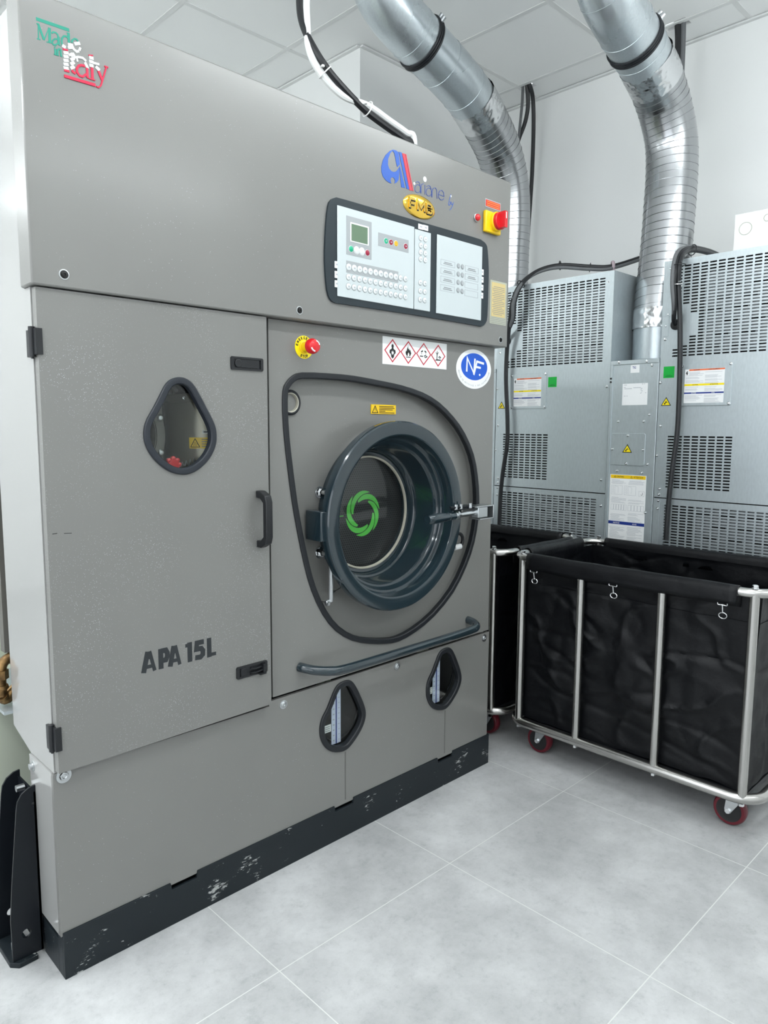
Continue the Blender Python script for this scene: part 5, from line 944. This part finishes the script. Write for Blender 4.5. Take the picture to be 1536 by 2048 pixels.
t = bundle('cable_bundle', PL[-1], 'black cable bundle arching over the cabinet beside the machine and down its front', [('cable', off(PL[:2]+PL[2:], (0,0,.0)), .0105, 'cable'), ('cable', into(PLg, (0,0,.012), GL, 8), .0095, 'cable'), ('cable', into(PLg, (-.014,.004,-.002), GL, 8), .0085, 'grey_cable')],
   [(PL[4], (-.3,.9,0), .021, 'black'), (PL[6], (-.6,.2,-.6), .020, 'black'), (PL[7], (-.2,.1,-.8), .020, 'grey_cable'), (PL[3], (-.5,.8,.1), .021, 'black')])
mb = MB(); rp_ = [Vector((2.84,.285,2.065)), Vector((2.83,.28,2.03)), Vector((2.82,.285,2.0)), Vector((2.81,.30,1.965))]
mb.tube(ring_pts(Vector(PL[2])+Vector((0,0,.004)), Vector((-.6,.7,0)).normalized(), .022, 14, Vector((0,0,1))), .008, 6, False, 0, True); mb.add([(2.84,.262,2.03),(2.84,.295,2.03),(2.83,.275,1.955),(2.83,.318,1.945)], [(0,1,3,2)]); mb.build('pink_tie', M['pink'], t)
bundle('cable_bundle', PR[-1], 'black cable bundle looping over the cabinet at the right edge and down', [('cable', PR, .0105, 'cable'), ('cable', into(PRg, (0,0,0), GR, 7), .0095, 'cable'), ('cable', into(PRg, (-.014,.006,.004), GR, 7), .0075, 'grey_cable')],
   [(PR[4], (0,0,1), .024, 'black'), (PR[5], (0,0,1), .024, 'chrome'), (PR[2], (-.8,.3,.1), .022, 'black')])
bundle('cable_bundle', (3.13,1.02,2.0), 'black cables dropping from the ceiling hole behind the left silver duct', [('cable', [(3.13,1.02,3.22)]+PATHS['h1a'], .012, 'cable'), ('cable', [(3.12,1.02,3.22)]+PATHS['h1b'], .012, 'cable'), ('cable', [(3.115,1.03,3.22)]+PATHS['h1c'], .008, 'grey_cable')], [])
bundle('cable_bundle', (3.12,.12,2.6), 'short black cables dropping from the ceiling hole behind the right silver duct', [('cable', [(3.11,.14,3.22)]+PATHS['h2a'], .017, 'cable'), ('cable', [(3.115,.11,3.22)]+PATHS['h2b'], .012, 'grey_cable')], [])
W0 = [(1.44,.31,2.066)]+WC+[(1.13,.5,2.95), (1.15,.52,3.195)]
side_ = Vector((.716,-.698,0)); tw = [(0,-1),(-.3,-1),(-.4,-.9),(-.5,-.8),(-.2,-.8),(.6,.5),(1,.5),(.7,.2),(-.6,0),(-1,0),(-1,0),(-1,0),(-1,0)]
bk_ = [tuple(Vector(p)+(side_*a+Vector((0,0,1))*b)*.0115) for p, (a, b) in zip(W0, tw)]; wh_ = [tuple(Vector(p)-(side_*a+Vector((0,0,1))*b)*.0115) for p, (a, b) in zip(W0, tw)]
bundle('cable_bundle', (1.44,.31,2.066), 'white and black cables tied together curving down onto the machine top', [('cable', bk_, .0115, 'cable'), ('cable', wh_, .0115, 'white_cable')], [(WC[3], (-.9,.1,.3), .025, 'white_cable'), (WC[5], (-.6,.2,.6), .025, 'white_cable')])
# things on top of the right cabinets
bx = MB(); FX = FC(2.86); bx.box(2.86, 3.06, -.70, -.284, 1.9415, 2.175)
wb = thing('carton', (2.96,-.49,1.9415), 'plain white box with round mark on top of the cabinet at the right edge', 'box')
bx.build('casing', M['whitebox'], wb, smooth=0, bevel=.002)
for cy, cz, rr_ in ((-.331, 2.109, .026), (-.418, 2.138, .014)): MB().tube([(2.8595, cy+rr_*math.cos(2*PI*k/24), cz+rr_*math.sin(2*PI*k/24)) for k in range(24)], .0013, 5, False, 0, True).build('round_mark', M['film'], wb)
cb = MB().box(2.98, 3.08, .09, .20, 1.9415, 2.01); tag(cb.build('cardboard_sheet', M['card'], None, (3.03,.15,1.9415), smooth=0), 'brown cardboard scrap on top of the cabinet left of the right duct', 'cardboard')

# ---------------------------------------------------------------- laundry carts
def cart(label):
    xa, xb, ya, yb = 1.705, 2.275, -.885, .022; Rc = .075; ZT, ZB = .762, .123; r = .0145
    t = thing('laundry_cart', ((xa+xb)/2, (ya+yb)/2, 0), label, 'laundry cart', 'black laundry carts')
    def rr_path(z, n=8, ins=0, rc=Rc):
        out = []
        for cx, cy, a0 in ((xa+rc,yb-rc,90), (xa+rc,ya+rc,180), (xb-rc,ya+rc,270), (xb-rc,yb-rc,0)):
            for k in range(n+1): a_ = math.radians(a0+90*k/n); out.append((cx+(rc-ins)*math.cos(a_), cy+(rc-ins)*math.sin(a_), z))
        return out
    MB().tube(rr_path(ZT), r, 14, False, 0, True).build('top_rail', M['steel'], t); MB().tube(rr_path(ZB), r*1.15, 14, False, 0, True).build('bottom_rail', M['steel'], t)
    def arcp(cx, cy, a_): return (cx+Rc*math.cos(math.radians(a_)), cy+Rc*math.sin(math.radians(a_)))
    posts = [arcp(xa+Rc, yb-Rc, 155), arcp(xa+Rc, ya+Rc, 205), arcp(xb-Rc, ya+Rc, -25), arcp(xb-Rc, yb-Rc, 25), (xa+.002,-.271), (xa+.002,-.564), (xb-.002,-.271), (xb-.002,-.564), (1.99,ya+.002), (1.99,yb-.002)]
    for i, (x, y) in enumerate(posts):
        MB().cyl((x,y,ZB), (x,y,ZT-.002), .0145 if i < 4 else .0135, 14).build('post', M['steel'], t)
        mb = MB()
        if i < 4: mb.lathe([(.010,0),(.010,.003),(.0085,.0035)], (x,y,ZT+r-.001), (0,0,1), 16, 0, True); mb.lathe([(.0085,.003),(.0085,.010),(.006,.012)], (x,y,ZT+r-.001), (0,0,1), 6, 0, True)
        mb.lathe([(.009,0),(.009,.008)], (x,y,ZB-r*1.15-.007), (0,0,1), 6, 0, True); mb.build('rail_bolt', M['chrome'], t)
    MB().box(xa+.035, xb-.035, ya+.04, yb-.04, ZB-.008, ZB+.004).build('base_board', M['black'], t, smooth=0)
    mb = MB()
    for x in (xa+.09, xb-.09): mb.box(x-.015, x+.015, ya+.005, yb-.005, ZB-.014, ZB-.008)
    mb.build('cross_bar', M['zinc'], t, smooth=0)
    # bag: outer wall with folds, open on top
    xi0, xi1, yi0, yi1 = xa+.024, xb-.024, ya+.026, yb-.026; n1, n2 = 64, 100; peri = []
    def seg(p, q, n):
        for k in range(n): peri.append((lerp(p[0],q[0],k/n), lerp(p[1],q[1],k/n), k/n))
    seg((xi0,yi1),(xi0,yi0),n2); seg((xi0,yi0),(xi1,yi0),n1); seg((xi1,yi0),(xi1,yi1),n2); seg((xi1,yi1),(xi0,yi1),n1)
    cx, cy = (xi0+xi1)/2, (yi0+yi1)/2; rows = 76; rings = []
    for j in range(rows+1):
        f = j/rows; z = lerp(ZT-.014, ZB+.010, f); ring = []
        for x, y, s_ in peri:
            q = Vector((x*1.0, y*1.0, z)); amp = .014*math.sin(PI*min(1, f*1.02))**.5
            d = noise.noise(q*5.5)*1.0+noise.noise(Vector((q.x*9, q.y*9, q.z*3))+Vector((4,1,2)))*.55+abs(noise.noise(q*11+Vector((1,7,3))))*.6-.5*abs(noise.noise(Vector((q.x*3+q.z*8, q.y*3-q.z*9, q.z*4))))+.75*(1-min(1, 5*abs(noise.noise(Vector((q.y*4+q.z*5, q.x*4+q.z*2, q.z*6-q.y*2))+Vector((9,2,5))))))**2-.6*(1-min(1, 6*abs(noise.noise(Vector((q.y*2.5-q.z*2, q.x*2.5, q.z*7))+Vector((2,8,1))))))**2
            edge = min(1, 6*min(s_, 1-s_)+.15); pin = -.004*math.sin(PI*f)
            dx = (1 if x > cx else -1) if abs(abs(x-cx)-(xi1-cx)) < 1e-6 else 0; dy = (1 if y > cy else -1) if abs(abs(y-cy)-(yi1-cy)) < 1e-6 else 0
            m_ = amp*d*edge+pin; zz = z+.010*(f**3)*noise.noise(Vector((x*14, y*14, 0)))
            taper = 1-.035*f
            ring.append((cx+(x+dx*m_-cx)*taper, cy+(y+dy*m_-cy)*taper, zz))
        rings.append(ring)
    mb = MB(); mb.rings(rings, True, False); n = len(peri); mb.add([rings[-1][k] for k in range(n)], [tuple(range(n))])
    bag = mb.build('bag', M['cloth'], t, smooth=60)
    # seam running round below the hem
    mb = MB(); mb.tube([(cx+(p[0]-cx)*1.003, cy+(p[1]-cy)*1.003, p[2]) for p in rings[10][::2]], .0012, 5, False, 0, True); mb.build('seam', M['cloth'], bag)
    # flap folded over each rail, bare at the corners
    def flap(p, q, outv, seed, name='rim_flap'):
        P0, Q0 = Vector(p), Vector(q); o = Vector(outv); mb = MB(); N_ = 30; rgs = []
        for i in range(N_+1):
            f = i/N_; c = P0.lerp(Q0, f); sag = -.004*math.sin(PI*f)+.004*noise.noise(Vector((f*5, seed, 0))); hang = .038+.006*noise.noise(Vector((f*4, seed, 3)))
            ro = .0185+.002*noise.noise(Vector((f*7, seed, 6))); row_ = []
            for (a_, k) in ((0,-.05),(0,-.03)): row_.append(c-o*(.019)+Vector((0,0,sag+k)))
            for a_ in (180, 150, 120, 90, 60, 30, 0): row_.append(c+o*ro*math.cos(math.radians(a_))+Vector((0,0,ro*math.sin(math.radians(a_))+sag*.4)))
            for k in (.4, .7, 1): row_.append(c+o*(ro+.003*noise.noise(Vector((f*9, seed, k*3))))+Vector((0,0,-hang*k+sag)))
            rgs.append(row_)
        mb.rings(rgs, False, False); mb.build(name, M['cloth'], bag, smooth=60, solid=.003)
    flap((xa,-.053,ZT),(xa,-.800,ZT),(-1,0,0),1.3); flap((xb,-.053,ZT),(xb,-.800,ZT),(1,0,0),4.1); flap((xa+.10,yb,ZT),(xb-.085,yb,ZT),(0,1,0),7.7); flap((xa+.10,ya,ZT),(xb-.085,ya,ZT),(0,-1,0),9.2)
    # clips
    for (x, y, ov) in ((xa,-.090,(-1,0)), (xa,-.405,(-1,0)), (xa,-.762,(-1,0)), (xa+.14,ya,(0,-1))):
        mb = MB(); o = Vector((ov[0], ov[1], 0)); s_ = Vector((-ov[1], ov[0], 0)); b = Vector((x, y, ZT-.044))+o*.023
        mb.tube(smooth_path([b+s_*.014+Vector((0,0,.006)), b+s_*.013, b, b-s_*.013, b-s_*.014+Vector((0,0,.006))], 3), .0017, 6); mb.tube([b, b+Vector((0,0,-.026))-o*.006], .0022, 6); c = b+Vector((0,0,-.034))-o*.008
        mb.tube([c+s_*.012*math.cos(2*PI*k/14)+Vector((0,0,.009*math.sin(2*PI*k/14))) for k in range(14)], .0016, 6, False, 0, True); mb.build('clip', M['chrome'], bag)
    # casters
    for x, y in ((xa+.063,-.100),(xa+.063,-.808),(xb-.063,-.100),(xb-.063,-.808)):
        c = MB(); c.box(x-.028, x+.028, y-.028, y+.028, ZB-.022, ZB-.017); c.lathe([(.018,0),(.018,.010),(.012,.012)], (x,y,ZB-.032), (0,0,1), 18, 0, True)
        for s_ in (-1, 1): c.poly(lambda u, v, d: (x+s_*(.0195+d), u, v), [(y-.022,ZB-.030),(y+.022,ZB-.030),(y+.026,.055),(y+.024,.044),(y+.016,.040),(y+.008,.044)], 0, .003)
        cs = c.build('caster', M['zinc'], t, smooth=25)
        wc = (x, y+.015, .051); w_ = MB(); w_.lathe([(.020,-.0155),(.036,-.015),(.0385,-.0158),(.0385,.0158),(.036,.015),(.020,.0155)], wc, (1,0,0), 36, 0, True); w_.build('wheel_hub', M['hub'], cs)
        w_ = MB(); w_.lathe([(.0385,-.0155),(.046,-.0155),(.0495,-.011),(.051,0),(.0495,.011),(.046,.0155),(.0385,.0155)], wc, (1,0,0), 36); w_.build('tyre', M['tyre'], cs)
        a_ = MB(); a_.lathe([(.0085,-.028),(.0085,.028)], wc, (1,0,0), 6, 0, True); a_.build('axle_bolt', M['chrome'], cs)
    return t
c1 = cart('black fabric laundry cart on steel tube frame standing fully in view right of the machine')
c2 = copy_tree(c1); c2.location = c1.location+Vector((0,.956,0))
c2['label'] = 'black fabric laundry cart half hidden behind the right side of the machine'
